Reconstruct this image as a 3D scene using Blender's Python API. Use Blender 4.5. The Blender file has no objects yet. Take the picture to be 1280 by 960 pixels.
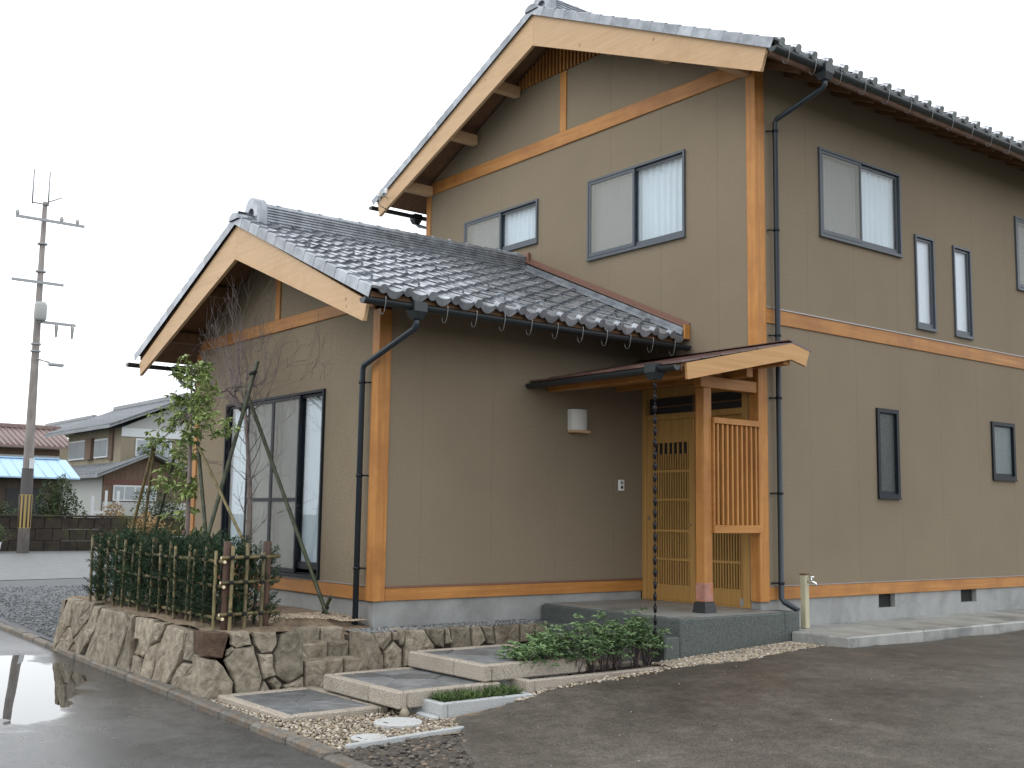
import bpy, math, random
import numpy as np
from mathutils import Vector, Matrix
R = math.radians
random.seed(7)
rng = np.random.default_rng(11)
scene = bpy.context.scene
col = scene.collection

# ------------------------------------------------------------------ camera
YAW, PITCH, ROLL, FPX = R(-51.858), R(6.716), R(0.8225), 1396.6
CAM = Vector((7.915, -9.651, 0.867))
fw = Vector((math.sin(YAW)*math.cos(PITCH), math.cos(YAW)*math.cos(PITCH), math.sin(PITCH)))
rt = Vector((math.cos(YAW), -math.sin(YAW), 0))
up = rt.cross(fw)
rt2 = rt*math.cos(ROLL)+up*math.sin(ROLL)
up2 = -rt*math.sin(ROLL)+up*math.cos(ROLL)
cd = bpy.data.cameras.new('camera'); cam = bpy.data.objects.new('camera', cd); col.objects.link(cam)
cd.sensor_width = 36; cd.lens = FPX*36/1280; cd.clip_start = .05; cd.clip_end = 3000
cam.matrix_world = Matrix(((rt2.x, up2.x, -fw.x, CAM.x), (rt2.y, up2.y, -fw.y, CAM.y), (rt2.z, up2.z, -fw.z, CAM.z), (0, 0, 0, 1)))
scene.camera = cam

# ------------------------------------------------------------------ sky, sun, exposure
SUN_EL, SUN_AZ = R(48), R(205)          # azimuth measured from +Y clockwise: behind and left of the viewer
world = bpy.data.worlds.new('World'); scene.world = world; world.use_nodes = True
wn = world.node_tree.nodes; wl = world.node_tree.links; wn.clear()
wo = wn.new('ShaderNodeOutputWorld'); bg = wn.new('ShaderNodeBackground'); bg.inputs[1].default_value = .12
sky = wn.new('ShaderNodeTexSky'); sky.sky_type = 'NISHITA'; sky.sun_disc = False
sky.sun_elevation = SUN_EL; sky.sun_rotation = SUN_AZ; sky.dust_density = 4; sky.air_density = 1.5
wtc = wn.new('ShaderNodeTexCoord'); wno = wn.new('ShaderNodeTexNoise'); wno.inputs['Scale'].default_value = 2.2; wno.inputs['Detail'].default_value = 4
wcr = wn.new('ShaderNodeMix'); wcr.data_type = 'RGBA'
wcr.inputs[6].default_value = (14.2, 14.8, 15.6, 1); wcr.inputs[7].default_value = (16.4, 16.8, 17.2, 1)
wmx = wn.new('ShaderNodeMix'); wmx.data_type = 'RGBA'; wmx.inputs[0].default_value = .93
wl.new(wtc.outputs['Generated'], wno.inputs['Vector']); wl.new(wno.outputs['Fac'], wcr.inputs[0])
wl.new(sky.outputs[0], wmx.inputs[6]); wl.new(wcr.outputs[2], wmx.inputs[7])
wl.new(wmx.outputs[2], bg.inputs[0]); wl.new(bg.outputs[0], wo.inputs[0])
sd = bpy.data.lights.new('sun', 'SUN'); sd.energy = .6; sd.angle = R(25); sd.color = (1, .96, .9)
sun = bpy.data.objects.new('sun', sd); col.objects.link(sun)
sdir = Vector((math.sin(SUN_AZ)*math.cos(SUN_EL), math.cos(SUN_AZ)*math.cos(SUN_EL), math.sin(SUN_EL)))
sun.rotation_euler = sdir.to_track_quat('Z', 'Y').to_euler(); sun.location = (0, -20, 30)
scene.view_settings.view_transform = 'Standard'; scene.view_settings.look = 'None'
scene.view_settings.exposure = 0; scene.view_settings.gamma = 1

# ------------------------------------------------------------------ materials
MATS = {}
def newmat(name):
    m = bpy.data.materials.new(name); m.use_nodes = True
    nt = m.node_tree; b = nt.nodes['Principled BSDF']; MATS[name] = m
    return m, nt, nt.nodes, nt.links, b
def noise_mat(name, c1, c2, scale=(8, 8, 8), rough=.6, bump=0., bscale=None, detail=4, c3=None, s3=.7, spec=.4, rvar=0., metal=0., objrand=0., lo=.3, hi=.7, nscale=1., thr=(.5, .65), knots=0):
    m, nt, n, l, b = newmat(name)
    tc = n.new('ShaderNodeTexCoord'); mp = n.new('ShaderNodeMapping'); mp.inputs['Scale'].default_value = scale
    l.new(tc.outputs['Object'], mp.inputs['Vector'])
    vec = mp.outputs['Vector']
    if objrand:
        oi = n.new('ShaderNodeObjectInfo'); ad = n.new('ShaderNodeVectorMath'); ad.operation = 'ADD'
        sc = n.new('ShaderNodeMath'); sc.operation = 'MULTIPLY'; sc.inputs[1].default_value = 37.
        l.new(oi.outputs['Random'], sc.inputs[0]); l.new(vec, ad.inputs[0]); l.new(sc.outputs[0], ad.inputs[1]); vec = ad.outputs[0]
    nz = n.new('ShaderNodeTexNoise'); nz.inputs['Scale'].default_value = nscale; nz.inputs['Detail'].default_value = detail; nz.inputs['Roughness'].default_value = .6
    l.new(vec, nz.inputs['Vector'])
    cr = n.new('ShaderNodeValToRGB'); cr.color_ramp.elements[0].position = lo; cr.color_ramp.elements[1].position = hi
    cr.color_ramp.elements[0].color = (*c1, 1); cr.color_ramp.elements[1].color = (*c2, 1)
    l.new(nz.outputs['Fac'], cr.inputs[0]); out = cr.outputs[0]
    if c3:
        n3 = n.new('ShaderNodeTexNoise'); n3.inputs['Scale'].default_value = s3; n3.inputs['Detail'].default_value = 6; n3.inputs['Roughness'].default_value = .65
        l.new(tc.outputs['Object'], n3.inputs['Vector'])
        r3 = n.new('ShaderNodeMapRange'); r3.inputs[1].default_value = thr[0]; r3.inputs[2].default_value = thr[1]
        l.new(n3.outputs['Fac'], r3.inputs[0])
        mx = n.new('ShaderNodeMix'); mx.data_type = 'RGBA'; mx.inputs[7].default_value = (*c3, 1)
        l.new(r3.outputs[0], mx.inputs[0]); l.new(out, mx.inputs[6]); out = mx.outputs[2]
    if knots:
        vo = n.new('ShaderNodeTexVoronoi'); vo.inputs['Scale'].default_value = knots; l.new(tc.outputs['Object'], vo.inputs['Vector'])
        kr = n.new('ShaderNodeMapRange'); kr.inputs[1].default_value = .085; kr.inputs[2].default_value = .03; kr.inputs[4].default_value = .75; l.new(vo.outputs['Distance'], kr.inputs[0])
        km = n.new('ShaderNodeMix'); km.data_type = 'RGBA'; km.inputs[7].default_value = (c1[0]*.45, c1[1]*.36, c1[2]*.28, 1)
        l.new(kr.outputs[0], km.inputs[0]); l.new(out, km.inputs[6]); out = km.outputs[2]
    if objrand:
        hs = n.new('ShaderNodeHueSaturation'); mr = n.new('ShaderNodeMapRange'); mr.inputs[3].default_value = 1-objrand; mr.inputs[4].default_value = 1+objrand
        l.new(oi.outputs['Random'], mr.inputs[0]); l.new(mr.outputs[0], hs.inputs['Value']); l.new(out, hs.inputs['Color']); out = hs.outputs[0]
    l.new(out, b.inputs['Base Color'])
    b.inputs['Roughness'].default_value = rough; b.inputs['Specular IOR Level'].default_value = spec; b.inputs['Metallic'].default_value = metal
    if rvar:
        mr2 = n.new('ShaderNodeMapRange'); mr2.inputs[3].default_value = rough-rvar; mr2.inputs[4].default_value = rough+rvar
        l.new(nz.outputs['Fac'], mr2.inputs[0]); l.new(mr2.outputs[0], b.inputs['Roughness'])
    if bump:
        nb = n.new('ShaderNodeTexNoise'); nb.inputs['Scale'].default_value = bscale or 60; nb.inputs['Detail'].default_value = 3
        l.new(tc.outputs['Object'], nb.inputs['Vector'])
        bp = n.new('ShaderNodeBump'); bp.inputs['Strength'].default_value = bump; bp.inputs['Distance'].default_value = .01
        l.new(nb.outputs['Fac'], bp.inputs['Height']); l.new(bp.outputs[0], b.inputs['Normal'])
    return m
def plain(name, c, rough=.5, metal=0., spec=.5):
    m, nt, n, l, b = newmat(name)
    b.inputs['Base Color'].default_value = (*c, 1); b.inputs['Roughness'].default_value = rough; b.inputs['Metallic'].default_value = metal
    b.inputs['Specular IOR Level'].default_value = spec
    return m
WALLC = ((.187, .151, .104), (.274, .225, .161))
noise_mat('siding', *WALLC, scale=(95, 95, 60), rough=.85, bump=.5, bscale=170, detail=3, c3=(.2, .163, .116), s3=.6, spec=.15, thr=(.42, .8))
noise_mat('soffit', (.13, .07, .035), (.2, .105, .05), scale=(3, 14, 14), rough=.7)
for ax, sc in (('x', (1.2, 30, 30)), ('y', (30, 1.2, 30)), ('z', (30, 30, 1.2))):
    noise_mat('orange_wood_'+ax, (.34, .145, .037), (.485, .228, .064), scale=sc, rough=.5, detail=6, c3=(.28, .112, .033), s3=1.6, thr=(.45, .75), spec=.3, bump=.12, bscale=40, objrand=.1)
    noise_mat('pale_wood_'+ax, (.47, .31, .17), (.55, .375, .22), scale=sc, rough=.55, detail=6, c3=(.43, .275, .145), s3=2.2, thr=(.52, .8), spec=.3, bump=.06, bscale=40, knots=3.1, objrand=.05)
    noise_mat('door_wood_'+ax, (.34, .185, .056), (.46, .27, .088), scale=sc, rough=.5, detail=6, spec=.35)
noise_mat('porch_wood', (.42, .225, .085), (.52, .30, .125), scale=(30, 1.2, 30), rough=.5, detail=6, spec=.35)
noise_mat('dark_wood', (.085, .04, .02), (.15, .075, .035), scale=(4, 4, 30), rough=.6)
noise_mat('concrete', (.275, .28, .272), (.335, .338, .328), scale=(5, 5, 5), rough=.85, bump=.25, bscale=90, c3=(.225, .228, .22), s3=1.3, spec=.2)
noise_mat('apron_concrete', (.24, .245, .23), (.38, .385, .36), scale=(3, 3, 3), rough=.42, bump=.2, bscale=120, c3=(.14, .145, .14), s3=1.4, spec=.5, rvar=.15)
noise_mat('washed_stone', (.035, .045, .042), (.13, .145, .135), scale=(90, 90, 90), rough=.6, bump=.5, bscale=120, detail=2, spec=.35)
noise_mat('porch_tile', (.19, .2, .195), (.28, .29, .28), scale=(30, 30, 30), rough=.4, bump=.1, bscale=80, spec=.5, c3=(.1, .105, .1), s3=1.5)
noise_mat('granite', (.2, .17, .135), (.46, .41, .345), scale=(110, 110, 110), rough=.75, bump=.35, bscale=90, detail=2, spec=.3, c3=(.23, .195, .155), s3=2.5, lo=.35, hi=.65, thr=(.5, .75))
noise_mat('white_granite', (.27, .285, .29), (.48, .49, .485), scale=(140, 140, 140), rough=.7, bump=.2, bscale=100, detail=2, spec=.3, lo=.35, hi=.65)
noise_mat('slate', (.085, .095, .105), (.19, .195, .2), scale=(7, 7, 7), rough=.38, bump=.3, bscale=40, detail=6, spec=.5, objrand=.35, rvar=.12)
noise_mat('mortar', (.2, .2, .195), (.3, .295, .28), scale=(30, 30, 30), rough=.85)
noise_mat('field_stone', (.13, .11, .082), (.335, .292, .225), scale=(12, 12, 12), rough=.85, bump=.9, bscale=42, detail=10, objrand=.28, c3=(.115, .085, .058), s3=2.6, spec=.2, thr=(.54, .76))
noise_mat('red_stone', (.06, .038, .027), (.12, .08, .055), scale=(9, 9, 9), rough=.85, bump=.6, bscale=45, detail=6, spec=.2)
noise_mat('joint_earth', (.03, .025, .019), (.075, .063, .048), scale=(20, 20, 20), rough=.95, bump=.5, bscale=60)
noise_mat('bed_soil', (.13, .095, .062), (.27, .205, .14), scale=(25, 25, 25), rough=.95, bump=.8, bscale=90, detail=6, c3=(.085, .06, .04), s3=3)
noise_mat('dark_soil', (.018, .014, .011), (.05, .038, .028), scale=(30, 30, 30), rough=.95, bump=1, bscale=60)
noise_mat('rubble', (.03, .026, .021), (.105, .088, .07), scale=(20, 20, 20), rough=.9, bump=1, bscale=50, detail=8)
noise_mat('yard_gravel', (.045, .05, .056), (.125, .132, .14), scale=(26, 26, 26), rough=.75, bump=1, bscale=28, detail=5, c3=(.085, .085, .085), s3=.5, lo=.35, hi=.65)
noise_mat('lot_asphalt', (.085, .09, .09), (.145, .15, .15), scale=(3, 3, 3), rough=.55, bump=.3, bscale=60, detail=8)
noise_mat('ground', (.09, .1, .06), (.16, .15, .1), scale=(.4, .4, .4), rough=.95)
noise_mat('kerb_stone', (.075, .07, .06), (.17, .155, .13), scale=(18, 18, 18), rough=.7, bump=.5, bscale=50, objrand=.15, c3=(.13, .09, .055), s3=3)
noise_mat('copper_roof', (.07, .035, .03), (.14, .08, .068), scale=(6, 3, 3), rough=.32, spec=.6, bump=.05, bscale=20)
noise_mat('copper_shoe', (.26, .12, .09), (.42, .21, .16), scale=(14, 14, 14), rough=.5, c3=(.42, .13, .03), s3=6)
plain('flashing', (.17, .085, .06), .4)
plain('dark_pipe', (.02, .03, .04), .35)
plain('gutter', (.016, .022, .026), .35)
plain('hook_metal', (.24, .245, .25), .5, .4)
plain('window_frame', (.08, .093, .108), .45, .1, .35)
plain('black_frame', (.010, .013, .018), .5, 0., .25)
plain('drip_metal', (.34, .32, .32), .4, .4)
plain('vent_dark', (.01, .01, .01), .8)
noise_mat('post_base_stone', (.012, .013, .014), (.03, .032, .034), scale=(30, 30, 30), rough=.45)
plain('chain_metal', (.010, .010, .013), .45, .2, .3)
plain('paper_shade', (.58, .58, .55), .6)
plain('white_plastic', (.75, .75, .73), .4)
plain('tap_chrome', (.75, .75, .75), .2, 1.)
noise_mat('tap_post', (.40, .37, .25), (.5, .465, .33), scale=(20, 20, 3), rough=.5)
noise_mat('cover_concrete', (.36, .365, .36), (.47, .475, .47), scale=(20, 20, 20), rough=.8, bump=.3, bscale=70)
noise_mat('bamboo', (.08, .066, .03), (.175, .14, .064), scale=(30, 30, 6), rough=.5, objrand=.3)
noise_mat('green_bamboo', (.022, .03, .016), (.058, .066, .034), scale=(25, 25, 5), rough=.45, objrand=.15)
noise_mat('burnt_post', (.045, .026, .018), (.095, .052, .034), scale=(30, 30, 3), rough=.7)
plain('bamboo_cut', (.75, .62, .42), .6)
plain('palm_twine', (.012, .012, .012), .9)
noise_mat('bark_grey', (.13, .1, .09), (.24, .2, .185), scale=(30, 30, 8), rough=.85)
noise_mat('twig', (.085, .066, .064), (.17, .14, .135), scale=(30, 30, 30), rough=.8)
noise_mat('needles', (.012, .030, .016), (.042, .075, .034), scale=(9, 9, 9), rough=.65, objrand=.25, spec=.25)
noise_mat('tree_leaf', (.10, .165, .045), (.30, .36, .12), scale=(6, 6, 6), rough=.45, objrand=.1, spec=.4)
noise_mat('shrub_leaf', (.06, .125, .055), (.19, .27, .11), scale=(11, 11, 11), rough=.42, objrand=.2, spec=.45)
noise_mat('grass_leaf', (.03, .065, .015), (.09, .13, .03), scale=(11, 11, 11), rough=.6)
noise_mat('far_leaf', (.02, .045, .018), (.075, .10, .035), scale=(2, 2, 2), rough=.7, objrand=.2)
noise_mat('dry_leaf', (.2, .13, .05), (.32, .22, .1), scale=(8, 8, 8), rough=.8)
noise_mat('orange_leaf', (.4, .2, .09), (.55, .32, .16), scale=(8, 8, 8), rough=.8)
noise_mat('pole_concrete', (.17, .15, .14), (.28, .255, .24), scale=(6, 6, 2), rough=.8)
plain('pole_dark', (.075, .07, .07), .7)
plain('warning_yellow', (.33, .235, .08), .6)
plain('warning_black', (.035, .03, .025), .6)
plain('steel', (.3, .31, .32), .5, .5)
noise_mat('mossy_block', (.014, .011, .009), (.045, .035, .026), scale=(2, 2, 3), rough=.9, detail=8, c3=(.055, .055, .018), s3=.9, objrand=.2)
plain('blue_sheet', (.34, .50, .66), .5)
noise_mat('dark_board', (.045, .035, .028), (.085, .065, .05), scale=(1, 8, 1), rough=.9)
noise_mat('far_tile', (.15, .165, .18), (.24, .255, .27), scale=(.6, 6, 6), rough=.45)
noise_mat('far_red_tile', (.15, .105, .095), (.235, .17, .155), scale=(6, 6, 1), rough=.5)
noise_mat('far_tan', (.21, .18, .125), (.275, .24, .175), scale=(2, 2, .5), rough=.9)
plain('far_white', (.55, .575, .59), .8)
noise_mat('far_brown', (.11, .075, .055), (.16, .11, .08), scale=(1, 9, 1), rough=.9)
plain('far_redband', (.13, .06, .048), .8)
plain('far_glass', (.26, .29, .31), .12)
plain('far_grey', (.36, .37, .36), .8)
plain('far_dark', (.03, .03, .032), .8)

def glass_mat(name, tint=(1, 1, 1), boost=1.0):
    m = bpy.data.materials.new(name); m.use_nodes = True; MATS[name] = m
    n = m.node_tree.nodes; l = m.node_tree.links; n.clear()
    o = n.new('ShaderNodeOutputMaterial'); mx = n.new('ShaderNodeMixShader'); t = n.new('ShaderNodeBsdfTransparent'); g = n.new('ShaderNodeBsdfGlossy')
    t.inputs[0].default_value = (*tint, 1); g.inputs['Roughness'].default_value = .015
    fr = n.new('ShaderNodeLayerWeight'); fr.inputs[0].default_value = .5          # Schlick, the same from both sides of the pane
    pw = n.new('ShaderNodeMath'); pw.operation = 'POWER'; pw.inputs[1].default_value = 5
    mm = n.new('ShaderNodeMath'); mm.operation = 'MULTIPLY_ADD'; mm.inputs[1].default_value = .93; mm.inputs[2].default_value = .045*boost; mm.use_clamp = True
    l.new(fr.outputs['Facing'], pw.inputs[0]); l.new(pw.outputs[0], mm.inputs[0]); l.new(mm.outputs[0], mx.inputs[0]); l.new(t.outputs[0], mx.inputs[1]); l.new(g.outputs[0], mx.inputs[2]); l.new(mx.outputs[0], o.inputs[0])
    return m
glass_mat('glass', (.93, .96, .97), 1.2)
noise_mat('curtain', (.56, .60, .64), (.66, .70, .74), scale=(3, 3, 1), rough=.9)
noise_mat('dim_blind', (.045, .052, .05), (.075, .085, .08), scale=(2, 2, 2), rough=.6)
plain('frosted', (.60, .60, .66), .25)
noise_mat('dim_reflect_glass', (.03, .036, .034), (.06, .068, .064), scale=(25, 25, 25), rough=.35, bump=.4, bscale=60, spec=.25)  # opaque dark pane colour stands in for a dim reflection
noise_mat('pale_reflect_glass', (.10, .125, .13), (.14, .17, .175), scale=(25, 25, 25), rough=.35, bump=.4, bscale=60, spec=.25)  # paler pane, its dim reflection also put into the colour
plain('frosted_dim', (.15, .19, .2), .3)
m = bpy.data.materials.new('insect_screen'); m.use_nodes = True; MATS['insect_screen'] = m      # woven mesh: half open
n = m.node_tree.nodes; l = m.node_tree.links; b = n['Principled BSDF']; b.inputs['Base Color'].default_value = (.36, .36, .33, 1); b.inputs['Roughness'].default_value = .6
t = n.new('ShaderNodeBsdfTransparent'); mx = n.new('ShaderNodeMixShader'); mx.inputs[0].default_value = .45
l.new(t.outputs[0], mx.inputs[1]); l.new(b.outputs[0], mx.inputs[2]); l.new(mx.outputs[0], n['Material Output'].inputs[0])

def tile_mat():
    m, nt, n, l, b = newmat('roof_tile')
    tc = n.new('ShaderNodeTexCoord'); oi = n.new('ShaderNodeObjectInfo')
    nz = n.new('ShaderNodeTexNoise'); nz.inputs['Scale'].default_value = 7; nz.inputs['Detail'].default_value = 5
    geo = n.new('ShaderNodeNewGeometry'); l.new(geo.outputs['Position'], nz.inputs['Vector'])
    cr = n.new('ShaderNodeValToRGB'); cr.color_ramp.elements[0].color = (.17, .188, .21, 1); cr.color_ramp.elements[1].color = (.35, .37, .40, 1)
    cr.color_ramp.elements[0].position = .3; cr.color_ramp.elements[1].position = .75
    l.new(nz.outputs['Fac'], cr.inputs[0])
    hs = n.new('ShaderNodeHueSaturation'); mr = n.new('ShaderNodeMapRange'); mr.inputs[3].default_value = .78; mr.inputs[4].default_value = 1.2
    l.new(oi.outputs['Random'], mr.inputs[0]); l.new(mr.outputs[0], hs.inputs['Value']); l.new(cr.outputs[0], hs.inputs['Color']); l.new(hs.outputs[0], b.inputs['Base Color'])
    b.inputs['Roughness'].default_value = .34; b.inputs['Specular IOR Level'].default_value = .8; b.inputs['Metallic'].default_value = .45
    mr2 = n.new('ShaderNodeMapRange'); mr2.inputs[3].default_value = .17; mr2.inputs[4].default_value = .36
    l.new(nz.outputs['Fac'], mr2.inputs[0]); l.new(mr2.outputs[0], b.inputs['Roughness'])
tile_mat()

def asphalt(name, dark, light, wet, puddles=(), stains=None, base_rough=.5):
    m, nt, n, l, b = newmat(name)
    geo = n.new('ShaderNodeNewGeometry'); pos = geo.outputs['Position']
    fine = n.new('ShaderNodeTexNoise'); fine.inputs['Scale'].default_value = 120; fine.inputs['Detail'].default_value = 2
    big = n.new('ShaderNodeTexNoise'); big.inputs['Scale'].default_value = .55; big.inputs['Detail'].default_value = 7; big.inputs['Roughness'].default_value = .6
    mp = n.new('ShaderNodeMapping'); mp.inputs['Scale'].default_value = (.9, 1.3, 1); mp.inputs['Rotation'].default_value = (0, 0, R(20))
    l.new(pos, fine.inputs['Vector']); l.new(pos, mp.inputs['Vector']); l.new(mp.outputs[0], big.inputs['Vector'])
    cr = n.new('ShaderNodeValToRGB'); cr.color_ramp.elements[0].color = (*dark, 1); cr.color_ramp.elements[1].color = (*light, 1)
    cr.color_ramp.elements[0].position = .36; cr.color_ramp.elements[1].position = .66
    l.new(big.outputs['Fac'], cr.inputs[0])
    fm = n.new('ShaderNodeMapRange'); fm.inputs[1].default_value = .3; fm.inputs[2].default_value = .7; fm.inputs[3].default_value = .62; fm.inputs[4].default_value = 1.38
    l.new(fine.outputs['Fac'], fm.inputs[0])
    md = n.new('ShaderNodeTexNoise'); md.inputs['Scale'].default_value = 7; md.inputs['Detail'].default_value = 8; md.inputs['Roughness'].default_value = .72; l.new(pos, md.inputs['Vector'])
    mm_ = n.new('ShaderNodeMapRange'); mm_.inputs[1].default_value = .32; mm_.inputs[2].default_value = .7; mm_.inputs[3].default_value = .66; mm_.inputs[4].default_value = 1.4; l.new(md.outputs['Fac'], mm_.inputs[0])
    ag = n.new('ShaderNodeTexVoronoi'); ag.inputs['Scale'].default_value = 85; l.new(pos, ag.inputs['Vector'])
    am = n.new('ShaderNodeMapRange'); am.inputs[3].default_value = .7; am.inputs[4].default_value = 1.32
    sx = n.new('ShaderNodeSeparateColor'); l.new(ag.outputs['Color'], sx.inputs[0]); l.new(sx.outputs[0], am.inputs[0])
    m1_ = n.new('ShaderNodeMath'); m1_.operation = 'MULTIPLY'; l.new(fm.outputs[0], m1_.inputs[0]); l.new(mm_.outputs[0], m1_.inputs[1])
    m2_ = n.new('ShaderNodeMath'); m2_.operation = 'MULTIPLY'; l.new(m1_.outputs[0], m2_.inputs[0]); l.new(am.outputs[0], m2_.inputs[1])
    vm = n.new('ShaderNodeVectorMath'); vm.operation = 'SCALE'; l.new(cr.outputs[0], vm.inputs[0]); l.new(m2_.outputs[0], vm.inputs['Scale'])
    out = vm.outputs[0]
    if stains:
        st = n.new('ShaderNodeTexNoise'); st.inputs['Scale'].default_value = 2.6; st.inputs['Detail'].default_value = 8; st.inputs['Roughness'].default_value = .7
        l.new(mp.outputs[0], st.inputs['Vector'])
        sr = n.new('ShaderNodeMapRange'); sr.inputs[1].default_value = .56; sr.inputs[2].default_value = .72; sr.inputs[4].default_value = .7
        l.new(st.outputs['Fac'], sr.inputs[0]); mx = n.new('ShaderNodeMix'); mx.data_type = 'RGBA'; mx.inputs[7].default_value = (*stains, 1)
        l.new(sr.outputs[0], mx.inputs[0]); l.new(out, mx.inputs[6]); out = mx.outputs[2]
    rough = n.new('ShaderNodeMapRange'); rough.inputs[1].default_value = .35; rough.inputs[2].default_value = .68
    rough.inputs[3].default_value = base_rough-wet; rough.inputs[4].default_value = base_rough+wet
    l.new(big.outputs['Fac'], rough.inputs[0]); rout = rough.outputs[0]
    bs = n.new('ShaderNodeBump'); bs.inputs['Distance'].default_value = .006; bs.inputs['Strength'].default_value = .55
    l.new(fine.outputs['Fac'], bs.inputs['Height'])
    if puddles:
        wob = n.new('ShaderNodeTexNoise'); wob.inputs['Scale'].default_value = 1.8; wob.inputs['Detail'].default_value = 5
        l.new(pos, wob.inputs['Vector'])
        tot = None
        for (cx, cy, rx, ry, ang) in puddles:
            mpp = n.new('ShaderNodeMapping'); mpp.vector_type = 'TEXTURE'
            mpp.inputs['Location'].default_value = (cx, cy, 0); mpp.inputs['Rotation'].default_value = (0, 0, R(ang)); mpp.inputs['Scale'].default_value = (rx, ry, 1e4)
            l.new(pos, mpp.inputs['Vector'])
            ln = n.new('ShaderNodeVectorMath'); ln.operation = 'LENGTH'; l.new(mpp.outputs[0], ln.inputs[0])
            ad = n.new('ShaderNodeMath'); ad.operation = 'MULTIPLY_ADD'; ad.inputs[1].default_value = 1.1; l.new(wob.outputs['Fac'], ad.inputs[0]); l.new(ln.outputs['Value'], ad.inputs[2])
            mk = n.new('ShaderNodeMapRange'); mk.inputs[1].default_value = 1.62; mk.inputs[2].default_value = 1.44; l.new(ad.outputs[0], mk.inputs[0])
            if tot is None: tot = mk.outputs[0]
            else:
                mxx = n.new('ShaderNodeMath'); mxx.operation = 'MAXIMUM'; l.new(tot, mxx.inputs[0]); l.new(mk.outputs[0], mxx.inputs[1]); tot = mxx.outputs[0]
        wd = n.new('ShaderNodeVectorMath'); wd.operation = 'DISTANCE'; wd.inputs[1].default_value = (puddles[0][0], puddles[0][1], ROADZ_); l.new(pos, wd.inputs[0])
        wr = n.new('ShaderNodeMapRange'); wr.interpolation_type = 'SMOOTHSTEP'; wr.inputs[1].default_value = 1.0; wr.inputs[2].default_value = 6.0; wr.inputs[3].default_value = -.19; wr.inputs[4].default_value = .2; l.new(wd.outputs['Value'], wr.inputs[0])
        wa = n.new('ShaderNodeMath'); wa.operation = 'ADD'; l.new(rout, wa.inputs[0]); l.new(wr.outputs[0], wa.inputs[1]); rout = wa.outputs[0]
        r2 = n.new('ShaderNodeMix'); r2.data_type = 'FLOAT'; r2.inputs[3].default_value = .0
        l.new(tot, r2.inputs[0]); l.new(rout, r2.inputs[2]); rout = r2.outputs[0]
        inv = n.new('ShaderNodeMath'); inv.operation = 'MULTIPLY_ADD'; inv.inputs[1].default_value = -.55; inv.inputs[2].default_value = .55
        l.new(tot, inv.inputs[0]); l.new(inv.outputs[0], bs.inputs['Strength'])
        dk = n.new('ShaderNodeMix'); dk.data_type = 'RGBA'; dk.inputs[7].default_value = (.03, .029, .026, 1)
        l.new(tot, dk.inputs[0]); l.new(out, dk.inputs[6]); out = dk.outputs[2]
    l.new(out, b.inputs['Base Color']); l.new(rout, b.inputs['Roughness']); l.new(bs.outputs[0], b.inputs['Normal'])
    b.inputs['Specular IOR Level'].default_value = .8 if puddles else .5
ROADZ_ = -.765
asphalt('road_asphalt', (.036, .036, .035), (.07, .069, .066), .13, puddles=((-3.3, -6.66, 2.4, .62, -13), (-.6, -8.3, 1.0, .3, 10)), base_rough=.36)
asphalt('drive_asphalt', (.040, .034, .027), (.085, .073, .058), .12, stains=(.115, .10, .082), base_rough=.52)

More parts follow.
